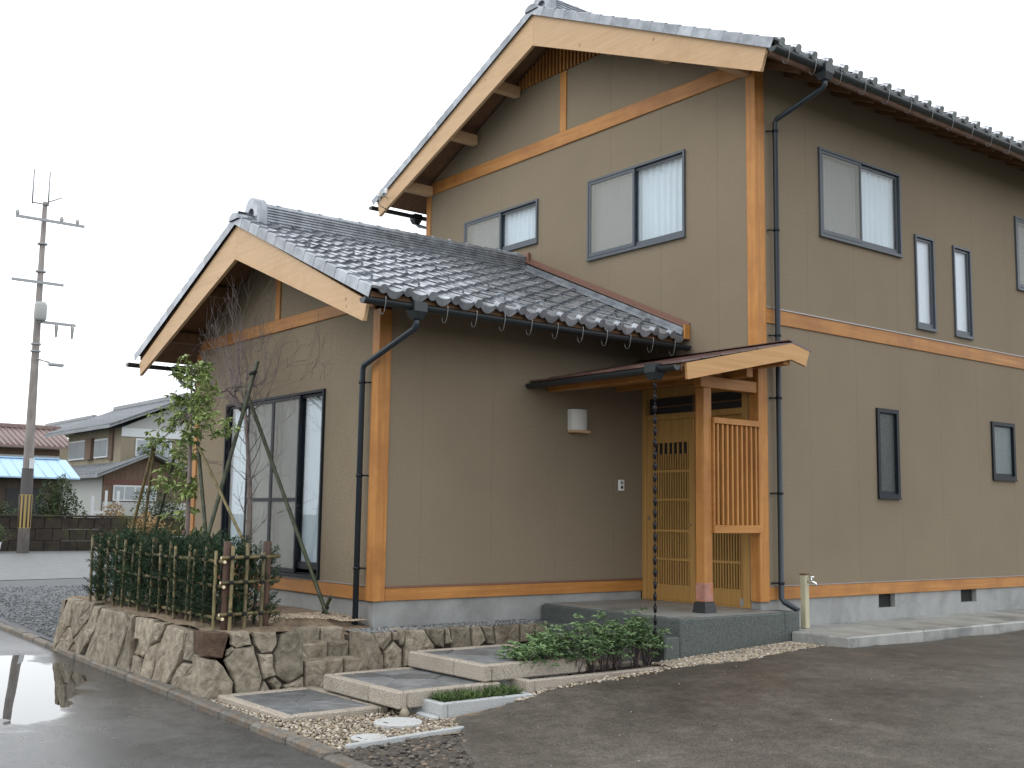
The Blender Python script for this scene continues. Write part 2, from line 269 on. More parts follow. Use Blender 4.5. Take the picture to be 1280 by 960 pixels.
# ------------------------------------------------------------------ mesh helpers
W = {}
class MB:
    def __init__(s): s.v = []; s.f = []; s.sm = []
    def add(s, verts, faces, smooth=False):
        o = len(s.v); s.v += [tuple(p) for p in verts]; s.f += [tuple(i+o for i in f) for f in faces]; s.sm += [smooth]*len(faces); return s
    def box(s, x0, x1, y0, y1, z0, z1):
        if x0 > x1: x0, x1 = x1, x0
        if y0 > y1: y0, y1 = y1, y0
        if z0 > z1: z0, z1 = z1, z0
        v = [(x, y, z) for z in (z0, z1) for y in (y0, y1) for x in (x0, x1)]
        return s.add(v, [(0, 2, 3, 1), (4, 5, 7, 6), (0, 1, 5, 4), (2, 6, 7, 3), (0, 4, 6, 2), (1, 3, 7, 5)])
    def cbox(s, x0, x1, y0, y1, z0, z1, c=.008):          # box with chamfered edges
        x0, x1 = sorted((x0, x1)); y0, y1 = sorted((y0, y1)); z0, z1 = sorted((z0, z1))
        c = min(c, (x1-x0)*.4, (y1-y0)*.4, (z1-z0)*.4)
        lev = [(z0, c), (z0+c, 0), (z1-c, 0), (z1, c)]; v = []; f = []
        for z, i in lev:
            xa, xb, ya, yb = x0+i, x1-i, y0+i, y1-i
            v += [(xa+c, ya, z), (xb-c, ya, z), (xb, ya+c, z), (xb, yb-c, z), (xb-c, yb, z), (xa+c, yb, z), (xa, yb-c, z), (xa, ya+c, z)]
        for k in range(3):
            for i in range(8): a = k*8+i; b2 = k*8+(i+1) % 8; f.append((a, b2, b2+8, a+8))
        f.append(tuple(range(7, -1, -1))); f.append(tuple(range(24, 32)))
        return s.add(v, f)
    def prism(s, poly, fn, d0, d1):                       # poly of (a,b); fn(a,b,d)->xyz
        n = len(poly); v = [fn(a, b2, d0) for a, b2 in poly]+[fn(a, b2, d1) for a, b2 in poly]
        f = [tuple(range(n-1, -1, -1)), tuple(range(n, 2*n))]+[(i, (i+1) % n, (i+1) % n+n, i+n) for i in range(n)]
        return s.add(v, f)
    def tube(s, pts, rad, k=8, cap=True, smooth=True):
        pts = [Vector(p) for p in pts]; n = len(pts)
        rad = rad if hasattr(rad, '__len__') else [rad]*n
        v = []; f = []; prev = None
        for i, p in enumerate(pts):
            d = (pts[min(i+1, n-1)]-pts[max(i-1, 0)])
            d = d.normalized() if d.length > 1e-9 else Vector((0, 0, 1))
            if prev is None:
                a = d.orthogonal().normalized()
            else:
                a = (prev-d*prev.dot(d)); a = a.normalized() if a.length > 1e-6 else d.orthogonal().normalized()
            prev = a; b2 = d.cross(a)
            for j in range(k):
                t = 2*math.pi*j/k; v.append(p+(a*math.cos(t)+b2*math.sin(t))*rad[i])
        for i in range(n-1):
            for j in range(k): f.append((i*k+j, i*k+(j+1) % k, (i+1)*k+(j+1) % k, (i+1)*k+j))
        s.add(v, f, smooth)
        if cap:
            o = len(s.v)-n*k
            s.f.append(tuple(o+j for j in range(k-1, -1, -1))); s.sm.append(False)
            s.f.append(tuple(o+(n-1)*k+j for j in range(k))); s.sm.append(False)
        return s
    def lathe(s, prof, c, k=16, smooth=True):             # prof of (r,z) about a vertical axis at c
        v = [(c[0]+r*math.cos(2*math.pi*j/k), c[1]+r*math.sin(2*math.pi*j/k), c[2]+z) for r, z in prof for j in range(k)]
        f = [(i*k+j, i*k+(j+1) % k, (i+1)*k+(j+1) % k, (i+1)*k+j) for i in range(len(prof)-1) for j in range(k)]
        s.add(v, f, smooth); o = len(s.v)-len(v)
        s.f.append(tuple(o+j for j in range(k-1, -1, -1))); s.sm.append(False)
        s.f.append(tuple(o+(len(prof)-1)*k+j for j in range(k))); s.sm.append(False)
        return s
    def mesh(s, name, mat):
        me = bpy.data.meshes.new(name); me.from_pydata(s.v, [], s.f)
        me.polygons.foreach_set('use_smooth', s.sm); me.materials.append(MATS[mat] if isinstance(mat, str) else mat); me.update(); return me
    def build(s, name, mat, parent=None, **kw):
        if parent is None and s.v:
            a = np.array(s.v); lo = a.min(0); hi = a.max(0); base = Vector(((lo[0]+hi[0])/2, (lo[1]+hi[1])/2, lo[2]))
            if kw.get('kind') in ('structure', 'stuff'): base = Vector((0, 0, 0))
            s.v = [(p[0]-base[0], p[1]-base[1], p[2]-base[2]) for p in s.v]
            return obj(name, s.mesh(name, mat), None, Matrix.Translation(base), **kw)
        return obj(name, s.mesh(name, mat), parent, None, **kw)
def tag(o, label=None, cat=None, group=None, kind=None):
    if label: o['label'] = label
    if cat: o['category'] = cat
    if group: o['group'] = group
    if kind: o['kind'] = kind
    return o
def obj(name, me, parent=None, mw=None, label=None, cat=None, group=None, kind=None):
    o = bpy.data.objects.new(name, me); col.objects.link(o)
    mw = mw or Matrix.Identity(4)
    if parent is not None:
        o.parent = parent; o.matrix_parent_inverse = W[parent.name].inverted()
    o.matrix_basis = mw; W[o.name] = mw.copy()
    return tag(o, label, cat, group, kind)
def thing(name, loc, label, cat, group=None):
    return obj(name, None, None, Matrix.Translation(loc), label, cat, group)
def one(name, mat, parent, *boxes, c=0, **kw):
    mb = MB()
    for bx in boxes: mb.cbox(*bx, c=c) if c else mb.box(*bx)
    return mb.build(name, mat, parent, **kw)
def beam_between(mb, p, q, w, h):                          # rectangular bar from p to q, h measured vertically
    p = Vector(p); q = Vector(q); d = (q-p).normalized(); sd_ = d.cross(Vector((0, 0, 1))).normalized(); u = sd_.cross(d)
    v = [pt+sd_*sx*w/2+u*sz*h/2 for pt in (p, q) for sx, sz in ((-1, -1), (1, -1), (1, 1), (-1, 1))]
    mb.add(v, [(0, 1, 2, 3), (7, 6, 5, 4), (0, 4, 5, 1), (1, 5, 6, 2), (2, 6, 7, 3), (3, 7, 4, 0)])
    return mb

# ------------------------------------------------------------------ ground levels
def drive_z(y):
    return float(np.interp(y, [-30, -7, -6.05, -4.65, -3.6, -3.05, -2.3, -1.8, 0, 12, 40], [-.80, -.785, -.755, -.70, -.612, -.56, -.512, -.472, -.40, -.37, -.37]))
def kerb_y(x): return -5.70-.036*x                           # back edge of the kerb along the road
ROADZ = -.765

mb = MB(); mb.add([(-900, -900, -1.0), (900, -900, -1.0), (900, 900, -1.0), (-900, 900, -1.0)], [(0, 1, 2, 3)])
mb.build('ground', 'ground', kind='structure')
# road: a sheet along the kerb
mb = MB(); xs = np.concatenate([np.linspace(-80, -12, 12), np.linspace(-11, 12, 60), np.linspace(13, 60, 10)])
rows = [0, -.25, -.6, -1.2, -2, -3, -4.5, -6.5, -9, -16]
v = []
for x in xs:
    for r in rows:
        v.append((x, kerb_y(x)-.13+r, ROADZ + .012*math.sin(x*.9+r*1.7)*min(1, -r) + (-.008 if -2 < r < 0 else 0)))
nr = len(rows); mb.add(v, [(i*nr+j, i*nr+j+1, (i+1)*nr+j+1, (i+1)*nr+j) for i in range(len(xs)-1) for j in range(nr-1)], True)
mb.build('road', 'road_asphalt', kind='structure')
# driveway
def xleft(y): return float(np.interp(y, [-12, -5.92, -5.6, -5.25, -4.95, -4.7, -4.58, -4.5, -3.6, -3.5, -1.75, -1.3, .05, .07, 20], [3.0, 3.0, 2.6, 2.0, 1.42, 1.12, .85, .70, .575, .50, .66, .80, .78, 1.05, 1.03]))
ys = np.concatenate([np.linspace(-5.92, .6, 150), np.linspace(.8, 20, 30)])
offs = [0, .02, .06, .15, .35, .7, 1.2, 2, 3.2, 5, 8, 14, 30]
v = []; f = []
for y in ys:
    x0 = xleft(y)+.025*math.sin(y*23)+.02*math.sin(y*57+1)+random.uniform(-.012, .012)
    yy = min(y, kerb_y(x0)+.3) if False else y
    v.append((x0-.03, y, drive_z(y)-.14))
    for k, o in enumerate(offs):
        x = x0+o
        v.append((x, y, drive_z(y)+(.0 if k > 1 else -.012*(2-k))+.006*math.sin(x*2.1+y*1.3)+.004*math.sin(x*5+y*4)-.012*max(0, -y-4)*0))
no = len(offs)+1
f = [(i*no+j, i*no+j+1, (i+1)*no+j+1, (i+1)*no+j) for i in range(len(ys)-1) for j in range(no-1)]
mb = MB(); mb.add(v, f, True); mb.build('driveway', 'drive_asphalt', kind='structure')
# gravel yard left of the house and the paved lot beyond it
mb = MB(); mb.add([(-19, kerb_y(-19)-.05, -.70), (-5.6, kerb_y(-5.6)-.05, -.70), (-5.6, 14, -.66), (-19, 14, -.64)], [(0, 1, 2, 3)])
mb.build('gravel_yard', 'yard_gravel', kind='structure')
mb = MB(); mb.add([(-36, kerb_y(-36)-.05, -.66), (-18.0, kerb_y(-18.0)-.05, -.69), (-20.0, 14, -.64), (-36, 14, -.655)], [(0, 1, 2, 3)])
mb.build('paved_lot', 'lot_asphalt', kind='structure')
# bed under slabs and pebbles
mb = MB(); v = []; nx, ny = 20, 30
for i in range(nx+1):
    for j in range(ny+1):
        x = -1.33+i/nx*2.36; y = -5.78+j/ny*4.2
        v.append((x, y, -.735+.018*math.sin(x*4+y*3)*.4 + max(0, (y+4.3)*.07) - (.0)))
mb.add(v, [(i*(ny+1)+j, (i+1)*(ny+1)+j, (i+1)*(ny+1)+j+1, i*(ny+1)+j+1) for i in range(nx) for j in range(ny)], True)
mb.build('pebble_bed', 'bed_soil', kind='structure')
# broken ground beside the driveway
mb = MB(); v = []; nx, ny = 60, 40
for i in range(nx+1):
    for j in range(ny+1):
        x = .99+i/nx*2.3; y = -5.86+j/ny*1.40
        ramp = min(1, max(0, (x-1.02)/.5)); z = -.735+ramp*(drive_z(y)-.028+.735)
        v.append((x, y, z+random.uniform(-.016, .016)*(1 if 0 < i < nx else .3)))
mb.add(v, [(i*(ny+1)+j, (i+1)*(ny+1)+j, (i+1)*(ny+1)+j+1, i*(ny+1)+j+1) for i in range(nx) for j in range(ny)])
mb.build('broken_ground', 'rubble', kind='structure')
# kerb of single stones
kerb = MB(); kerb.add([(-80, kerb_y(-80)-.02, -.80), (2.6, kerb_y(2.6)-.02, -.80), (2.6, kerb_y(2.6)-.11, -.80), (-80, kerb_y(-80)-.11, -.80)], [(3, 2, 1, 0)])
kerb = kerb.build('kerb', 'kerb_stone', kind='structure')
mk = MB().cbox(-.296, .296, -.065, .065, -.16, 0, c=.018).mesh('kerb_stone', 'kerb_stone')
for i in range(42):
    x = 2.9-.6*(i+.5)
    o = obj('kerb_stone', mk, kerb, Matrix.Translation((x, kerb_y(x)-.065+random.uniform(-.008, .008), -.705+random.uniform(-.008, .008)+(-.03 if x > .8 else 0))) @ Matrix.Rotation(math.atan(-.036)+random.uniform(-.012, .012), 4, 'Z') @ Matrix.Rotation(random.uniform(-.02, .02), 4, 'X'))
# concrete apron along the right wall
mb = MB().cbox(.32, 1.03, .10, .26, -.52, -.302, c=.012); mb.build('apron', 'apron_concrete', kind='structure')
ap = bpy.data.objects['apron']
for i in range(8):
    one('slab', 'apron_concrete', ap, (-.02, 1.03, .263+i*1.2, .263+(i+1)*1.2-.006, -.52, -.302), c=.012)

# ------------------------------------------------------------------ the house
house = thing('house', (-3.3, 2, -.5), 'new two storey house with tan walls, orange timbers and grey tiled roofs', 'house')
X0, X1, YD = -6.6, 0.0, 9.1          # main block
WX0, WX1, WY = -6.46, -1.80, -3.74   # single storey wing
MRX, MRZ, MSL, MDE = -3.3, 7.68, .45, 4.02
WRX, WRZ, WSL, WDE = -4.13, 4.28, .425, 3.10
def roof_main(x): return MRZ-MSL*abs(x-MRX)
def roof_wing(x): return WRZ-WSL*abs(x-WRX)

def siding(name, axis, p, a0, a1, z0, ztop, opens, joints, dep=.02):
    """panels of one wall face; axis 'y': faces -Y at y=p, a is x.  axis 'x': faces +X at x=p, a is y"""
    T = (lambda a, d, z: (a, p-d, z)) if axis == 'y' else (lambda a, d, z: (p+d, a, z))
    T = (lambda a, d, z, T0=T: T0(a, d, z))
    js = [a0]+sorted(j for j in joints if a0+.05 < j < a1-.05)+[a1]
    for c0, c1 in zip(js[:-1], js[1:]):
        c0 += .001; c1 -= .001
        br = {c0, c1}
        for (oa, ob, _, _) in opens:
            for t in (oa, ob):
                if c0 < t < c1: br.add(t)
        if axis == 'y':
            for t in (MRX if p > -1 else WRX,):
                if c0 < t < c1: br.add(t)
        br = sorted(br)
        full = sorted((oz0, oz1) for (oa, ob, oz0, oz1) in opens if oa <= c0 and ob >= c1)
        ranges = []; lo = z0
        for oz0, oz1 in full:
            if oz0 > lo+.01: ranges.append((lo, oz0))
            lo = oz1
        ranges.append((lo, None))
        for za, zb in ranges:                                  # one panel piece each
            mb = MB(); tp = ztop if zb is None else (lambda a, zb=zb: zb)
            for b0, b1 in zip(br[:-1], br[1:]):
                cuts = sorted((oz0, oz1) for (oa, ob, oz0, oz1) in opens if oa < (b0+b1)/2 < ob and oz1 > za+.001 and oz0 < tp(b0)-.001)
                lo = za
                for oz0, oz1 in cuts+[(None, None)]:
                    t0, t1 = (tp(b0), tp(b1)) if oz0 is None else (oz0, oz0)
                    if min(t0, t1) > lo: mb.add([T(b0, 0, lo), T(b1, 0, lo), T(b1, 0, t1), T(b0, 0, t0)], [(0, 1, 2, 3)])
                    lo = oz1
            for t, sg in ((c0, -1), (c1, 1)):                 # a shallow sealed groove at each joint
                lo = za; zt = tp(t)
                for oz0, oz1 in sorted((oz0, oz1) for (oa, ob, oz0, oz1) in opens if oa < t < ob and oz1 > za+.001 and oz0 < zt-.001)+[(zt, None)]:
                    if oz0 > lo:
                        mb.add([T(t, 0, lo), T(t, -.002, lo), T(t, -.002, oz0), T(t, 0, oz0)], [(0, 1, 2, 3) if sg < 0 else (3, 2, 1, 0)])
                        if sg > 0 and c1 < a1-.01: mb.add([T(t, -.002, lo), T(t+.004, -.002, lo), T(t+.004, -.002, oz0), T(t, -.002, oz0)], [(0, 1, 2, 3)])
                    lo = oz1
            mb.build(name, 'siding', wall)
# core: unseen solid body behind the siding panels, added to block light
mb = MB()
f_ = lambda a, b2, d: (a, d, b2)
mb.prism([(X0+.13, -.6), (X1-.13, -.6), (X1-.13, roof_main(X1-.13)-.16), (MRX, MRZ-.16), (X0+.13, roof_main(X0+.13)-.16)], f_, .13, YD)
mb.prism([(WX0+.13, -.6), (WX1-.13, -.6), (WX1-.13, roof_wing(WX1-.13)-.14), (WRX, WRZ-.14), (WX0+.13, roof_wing(WX0+.13)-.14)], f_, WY+.13, .14)
wall = mb.build('wall', 'siding', house)
GW = [(-2.786, -1.066, 4.21, 5.267), (-5.57, -3.84, 4.65, 5.262)]
RW = [(1.15, 2.82, 4.21, 5.275), (3.14, 3.565, 3.335, 4.55), (4.045, 4.47, 3.335, 4.55), (5.73, 7.4, 4.2, 5.255), (2.205, 2.648, 1.15, 2.228), (4.88, 5.475, 1.455, 2.232)]
WW = [(-5.46, -2.915, .172, 2.212)]
DOOR = (-1.795, -.14, -.1, 2.42)
siding('siding_panel', 'y', 0, X0+.0, -.12, .0, lambda x: roof_main(x)-.13, GW+[DOOR], [-6.05, -5.14, -4.68, -3.76, -2.38, -1.47, -.56])
siding('siding_panel', 'x', 0, .13, YD, .0, lambda y: roof_main(0)-.13, RW, [.91*i for i in range(1, 10)])
siding('siding_panel', 'y', WY, WX0, WX1-.12, .0, lambda x: roof_wing(x)-.12, WW, [-5.55, -4.64, -3.73, -2.82])
siding('siding_panel', 'x', WX1, WY+.13, 0, .0, lambda y: roof_wing(WX1)-.12, [], [-3.195, -2.285, -1.375, -.465])
# left faces, out of sight
mb = MB(); mb.add([(X0, 0, 0), (X0, YD, 0), (X0, YD, roof_main(X0)-.13), (X0, 0, roof_main(X0)-.13)], [(0, 1, 2, 3)])
mb.add([(WX0, WY, 0), (WX0, 0, 0), (WX0, 0, roof_wing(WX0)-.13), (WX0, WY, roof_wing(WX0)-.13)], [(0, 1, 2, 3)]); mb.build('side_wall', 'siding', house)
# foundation with two vent openings
mb = MB()
fx = -.012
segs = [.02, 2.19, 2.53, 4.01, 4.39, 6.2, 6.55, YD]
for i in range(0, len(segs)-1):
    if i % 2 == 0: mb.box(-.3, fx, segs[i], segs[i+1], -.7, -.004)
    else: mb.box(-.3, fx, segs[i], segs[i+1], -.7, -.165); mb.box(-.3, -.16, segs[i], segs[i+1], -.165, -.004)
mb.box(X0+.01, fx, .012, .3, -.7, -.11)
fo = mb.build('foundation', 'concrete', house)
one('foundation', 'concrete', house, (WX0+.01, WX1-.012, WY+.012, -.0, -.8, -.004))
for i in (1, 3):
    mb = MB(); mb.box(-.09, -.075, segs[i]+.004, segs[i+1]-.004, -.163, -.006); mb.build('vent', 'vent_dark', fo)

# timbers
OWX, OWY, OWZ = 'orange_wood_x', 'orange_wood_y', 'orange_wood_z'
one('corner_post', OWZ, house, (-.118, .022, -.022, .135, -.02, 5.93), c=.006)
one('corner_post', OWZ, house, (X0-.022, X0+.09, -.022, .12, 0, roof_main(X0)-.14), c=.006)
one('corner_post', OWZ, house, (WX1-.12, WX1+.022, WY-.022, WY+.125, -.004, 2.96), c=.006)
one('corner_post', OWZ, house, (WX0-.022, WX0+.1, WY-.022, WY+.12, -.004, 2.96), c=.006)
def trim(name, mat, *bx): return one(name, mat, house, bx, c=.004)
b = trim('base_board', OWY, -.02, .016, .137, YD, -.002, .14); one('drip_flashing', 'drip_metal', b, (-.02, .024, .137, YD, .141, .149))
b = trim('base_board', OWX, WX0+.11, WX1-.123, WY-.016, WY+.02, -.002, .14); one('drip_flashing', 'drip_metal', b, (WX0+.11, WX1-.123, WY-.024, WY+.02, .141, .149))
b = trim('base_board', OWY, WX1-.02, WX1+.016, WY+.128, -.004, -.002, .125); one('drip_flashing', 'flashing', b, (WX1-.02, WX1+.022, WY+.128, -.004, .126, .146))
b = trim('belt_board', OWY, -.02, .018, .137, YD, 3.04, 3.207); one('drip_flashing', 'drip_metal', b, (-.02, .03, .137, YD, 3.208, 3.22))
trim('gable_beam', OWX, X0+.092, -.12, -.024, .03, 5.9, 6.09)
trim('gable_beam', OWX, WX0+.102, WX1-.122, WY-.024, WY+.03, 2.99, 3.135)
trim('king_post', OWZ, -3.375, -3.245, -.02, .02, 6.092, 6.95)
trim('king_post', OWZ, -4.185, -4.075, WY-.02, WY+.02, 3.137, 4.10)
# gable vent lattice
vent_slats = MB(); vent_slats.prism([(-4.62, 6.96), (-1.98, 6.96), (MRX, 7.52)], lambda a, b2, d: (a, d, b2), -.006, .004)
gv = vent_slats.build('gable_vent', 'dark_wood', house)
x = -4.5
while x < -2.05:
    zt = 7.515-.424*abs(x-MRX)
    if zt > 7.0: one('slat', 'soffit' if False else OWZ, gv, (x, x+.032, -.032, -.007, 6.962, zt))
    x += .075
# purlin ends under the verge
for px_, pz in ((-6.5, 5.9), (-5.32, 6.43), (-4.3, 6.88), (MRX, 7.3), (-2.3, 6.88), (-1.28, 6.43), (-.1, 5.9)):
    one('purlin', 'pale_wood_y', house, (px_-.06, px_+.06, -.52, -.026, pz-.02, pz+.13), c=.005)
for px_, pz in ((-6.38, 3.10), (-5.3, 3.56), (WRX, 4.05), (-2.96, 3.56), (-1.9, 3.08)):
    one('purlin', 'soffit', house, (px_-.055, px_+.055, WY-.53, WY-.028, pz-.02, pz+.12), c=.005)

# ------------------------------------------------------------------ roofs
TP, TE, TL = .28, .245, .30            # tile pitch, exposure, length
def tile_profile(u):
    c = math.cos(2*math.pi*(u-.14)); return .019*c+.014*max(c, 0)**2
def tile_mesh(kind='field'):
    mb = MB(); n = 10; us = [i/n for i in range(n+1)]
    top = []; bot = []
    for u in us:
        x = (u-.03)*TP*1.04; z = tile_profile(u)
        top.append((x, 0, z+.03)); bot.append((x, TL, z))
    if kind == 'field':
        low = [(x, .006, z-.026) for x, y, z in top]
    else:
        low = []
        for (x, y, z), u in zip(top, us):
            d = .055*max(0., math.sin(math.pi*min(1, max(0, (u-.22)/.75))))**.6
            low.append((x, -.004, z-.02-d))
    v = top+bot+low; m_ = n+1
    mb.add(v[:2*m_], [(i, i+1, m_+i+1, m_+i) for i in range(n)], True)
    mb.add(top+low, [(m_+i, m_+i+1, i+1, i) for i in range(n)], False)
    if kind == 'eave':                 # round end disc of the roll
        k = 12; cx, cz, r = .11*TP, .028, .047
        ring = [(cx+r*math.cos(2*math.pi*j/k), -.03, cz+r*math.sin(2*math.pi*j/k)) for j in range(k)]
        back = [(a, .05, c) for a, _, c in ring]
        mb.add(ring+back, [tuple(range(k))[::-1]]+[((j+1) % k, j, j+k, (j+1) % k+k) for j in range(k)], False)
    return mb
T_FIELD = tile_mesh().mesh('tile', 'roof_tile'); T_EAVE = tile_mesh('eave').mesh('eave_tile', 'roof_tile')
def slope_matrix(sgn, rx, rz, sl, de, y, s):
    """tile frame at slope distance s above the eave"""
    th = math.atan(sl); c, sn = math.cos(th), math.sin(th)
    S = Vector((-sgn*c, 0, sn)); U = Vector((0, sgn, 0)); N = U.cross(S)
    o = Vector((rx+sgn*de, y, rz-sl*de))+S*s
    return Matrix(((U.x, S.x, N.x, o.x), (U.y, S.y, N.y, o.y), (U.z, S.z, N.z, o.z), (0, 0, 0, 1)))
def slope_len(sl, de): return de*math.hypot(1, sl)
def tile_slope(roof, sgn, rx, rz, sl, de, y0, ncol, single):
    """single(course)->True: tiles as objects; the other courses joined"""
    rest = MB(); src = tile_mesh()
    L = slope_len(sl, de)-.1; courses = int(L/TE)+1
    for i in range(courses):
        for j in range(ncol):
            y = y0+j*TP if sgn > 0 else y0+(j+1)*TP
            jit = random.uniform(-.004, .004)
            M = slope_matrix(sgn, rx, rz, sl, de, y, i*TE+jit) @ Matrix.Rotation(random.uniform(-.006, .006), 4, 'Z') @ Matrix.Translation((0, 0, random.uniform(-.003, .003)))
            if single(i): obj('tile' if i else 'eave_tile', T_FIELD if i else T_EAVE, roof, M)
            else: rest.add([M @ Vector(p) for p in src.v], src.f, True)
    if rest.v:
        rest.sm = (src.sm*(len(rest.f)//len(src.f))); rest.build('far_tiles', 'roof_tile', roof, kind='stuff')
def deck(rx, rz, sl, de, y0, y1, name, drop=.03, thick=.05):
    mb = MB()
    mb.prism([(rx-de, rz-sl*de-drop), (rx, rz-drop), (rx+de, rz-sl*de-drop), (rx+de, rz-sl*de-drop-thick), (rx, rz-drop-thick), (rx-de, rz-sl*de-drop-thick)], f_, y0, y1)
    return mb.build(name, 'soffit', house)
def verge(roof, rx, rz, sl, de, y, toward):                 # edge tiles over the bargeboard, one a course
    me = MB(); w = .15
    # local: x outwards(+) , y up slope, z normal
    me.add([(-w, 0, .042), (.0, 0, .046), (.012, 0, .036), (.012, 0, -.075), (-w, TL, .026), (.0, TL, .032), (.010, TL, .024), (.010, TL, -.075), (-w, 0, .02), (0, 0, .02)],
           [(0, 1, 5, 4), (1, 2, 6, 5), (2, 3, 7, 6), (0, 8, 9, 1), (1, 9, 3, 2)])
    mesh = me.mesh('verge_tile', 'roof_tile')
    me2 = MB(); me2.add([(-x, y_, z) for x, y_, z in me.v], [f[::-1] for f in me.f]); mesh2 = me2.mesh('verge_tile', 'roof_tile')
    for sgn in (1, -1):
        for i in range(int(slope_len(sl, de)/TE)+1):
            if i*TE > slope_len(sl, de)-.12: continue
            M = slope_matrix(sgn, rx, rz, sl, de, y, i*TE-.02)
            obj('verge_tile', mesh if (toward*sgn) > 0 else mesh2, roof, M)
def ridge(roof, rx, zb, y0, y1, layers=7):
    for k in range(layers):
        w = .15-.006*k
        one('ridge_course', 'roof_tile', roof, (rx-w, rx+w, y0+.03, y1, zb+k*.034, zb+k*.034+.03), c=.008)
    zt = zb+layers*.034; y = y0+.02
    cap = MB(); k = 10
    for (ya, yb, r) in ((0, .275, .066), (0, .04, .078)):
        v = [(r*math.cos(math.pi*j/k), yy, r*.72*math.sin(math.pi*j/k)) for yy in (ya, yb) for j in range(k+1)]
        cap.add(v, [(j, j+1, k+2+j, k+1+j) for j in range(k)]+[tuple(range(k, -1, -1)), tuple(range(k+1, 2*k+2))], False)
    me = cap.mesh('ridge_cap', 'roof_tile')
    while y < y1-.1:
        obj('ridge_cap', me, roof, Matrix.Translation((rx, y, zt-.004))); y += .28
    # end ornament: an arched plate with a niche
    n = 14; W2, H = .17, .38
    arc = lambda w, h, z0: [(-w, z0)]+[(-w*math.cos(math.pi*j/n), z0+h-w+w*math.sin(math.pi*j/n)) for j in range(n+1)]+[(w, z0)]
    mb = MB(); out = arc(W2, H, 0); inn = arc(.085, .23, .02)
    mb.prism(out, lambda a, b2, d: (rx+a, d, zb-.06+b2), y0+.02, y0+.11)
    orn = mb.build('ridge_ornament', 'roof_tile', roof)
    mb = MB(); m_ = len(out)
    v = [(rx+a, y0-.02, zb-.06+b2) for a, b2 in out]+[(rx+a, y0-.02, zb-.06+b2) for a, b2 in inn]+[(rx+a, y0+.019, zb-.06+b2) for a, b2 in out]+[(rx+a, y0+.019, zb-.06+b2) for a, b2 in inn]
    f = []
    for i in range(m_-1):
        f += [(i, i+1, m_+i+1, m_+i), (i, 2*m_+i, 2*m_+i+1, i+1), (m_+i, m_+i+1, 3*m_+i+1, 3*m_+i)]
    mb.add(v, f); mb.build('rim', 'roof_tile', orn)
def peak_tile(roof, rx, rz, y0, y1):
    mb = MB(); k = 10; v = [(rx+.13*math.cos(math.pi*j/k), yy, rz-.03+.085*math.sin(math.pi*j/k)) for yy in (y0, y1) for j in range(k+1)]
    mb.add(v, [(j, j+1, k+2+j, k+1+j) for j in range(k)]+[tuple(range(k, -1, -1)), tuple(range(k+1, 2*k+2))]); mb.build('peak_tile', 'roof_tile', roof)
# main roof
mroof = deck(MRX, MRZ, MSL, MDE-.06, -.55, YD+.55, 'roof')
tile_slope(mroof, 1, MRX, MRZ, MSL, MDE, -.50, 36, lambda i: i < 2)
tile_slope(mroof, -1, MRX, MRZ, MSL, MDE, -.50, 36, lambda i: False)
verge(mroof, MRX, MRZ, MSL, MDE, -.59, -1); peak_tile(mroof, MRX, MRZ, -.62, -.38)
ridge(mroof, MRX, MRZ-.03, -.42, YD+.5)
# wing roof
wroof = deck(WRX, WRZ, WSL, WDE-.06, -4.29, -.02, 'roof')
tile_slope(wroof, 1, WRX, WRZ, WSL, WDE, -4.24, 15, lambda i: True)
tile_slope(wroof, -1, WRX, WRZ, WSL, WDE, -4.24, 15, lambda i: False)
verge(wroof, WRX, WRZ, WSL, WDE, -4.335, -1); peak_tile(wroof, WRX, WRZ, -4.37, -4.10)
ridge(wroof, WRX, WRZ-.045, -4.13, -.06, 7)
# snow guards: little arches standing on some tiles
arch = MB(); arch.tube([(.075*math.cos(t), 0, .052*math.sin(t)) for t in np.linspace(0, math.pi, 9)], .012, 6)
me = arch.mesh('snow_guard', 'roof_tile')
for crs, off in ((2, 0), (5, 1), (8, 0)):
    for j in range(off, 15, 2):
        obj('snow_guard', me, wroof, slope_matrix(1, WRX, WRZ, WSL, WDE, -4.24+j*TP+.165, crs*TE+.1) @ Matrix.Translation((0, 0, .012)))
# soffit rafters under the eaves
for i in range(20):
    y = .1+i*.455
    if y < YD:
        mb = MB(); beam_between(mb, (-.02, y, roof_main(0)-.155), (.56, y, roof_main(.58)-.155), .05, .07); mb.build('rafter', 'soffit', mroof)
for i in range(9):
    y = -3.5+i*.42
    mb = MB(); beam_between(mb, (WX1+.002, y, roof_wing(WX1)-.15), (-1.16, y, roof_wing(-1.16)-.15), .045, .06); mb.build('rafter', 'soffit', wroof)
one('fascia', 'dark_wood', mroof, (MRX+MDE-.115, MRX+MDE-.09, -.52, YD+.5, roof_main(.7)-.13, roof_main(.7)-.03))
one('fascia', 'dark_wood', wroof, (WRX+WDE-.115, WRX+WDE-.09, -4.26, -.03, roof_wing(-1.05)-.13, roof_wing(-1.05)-.035))
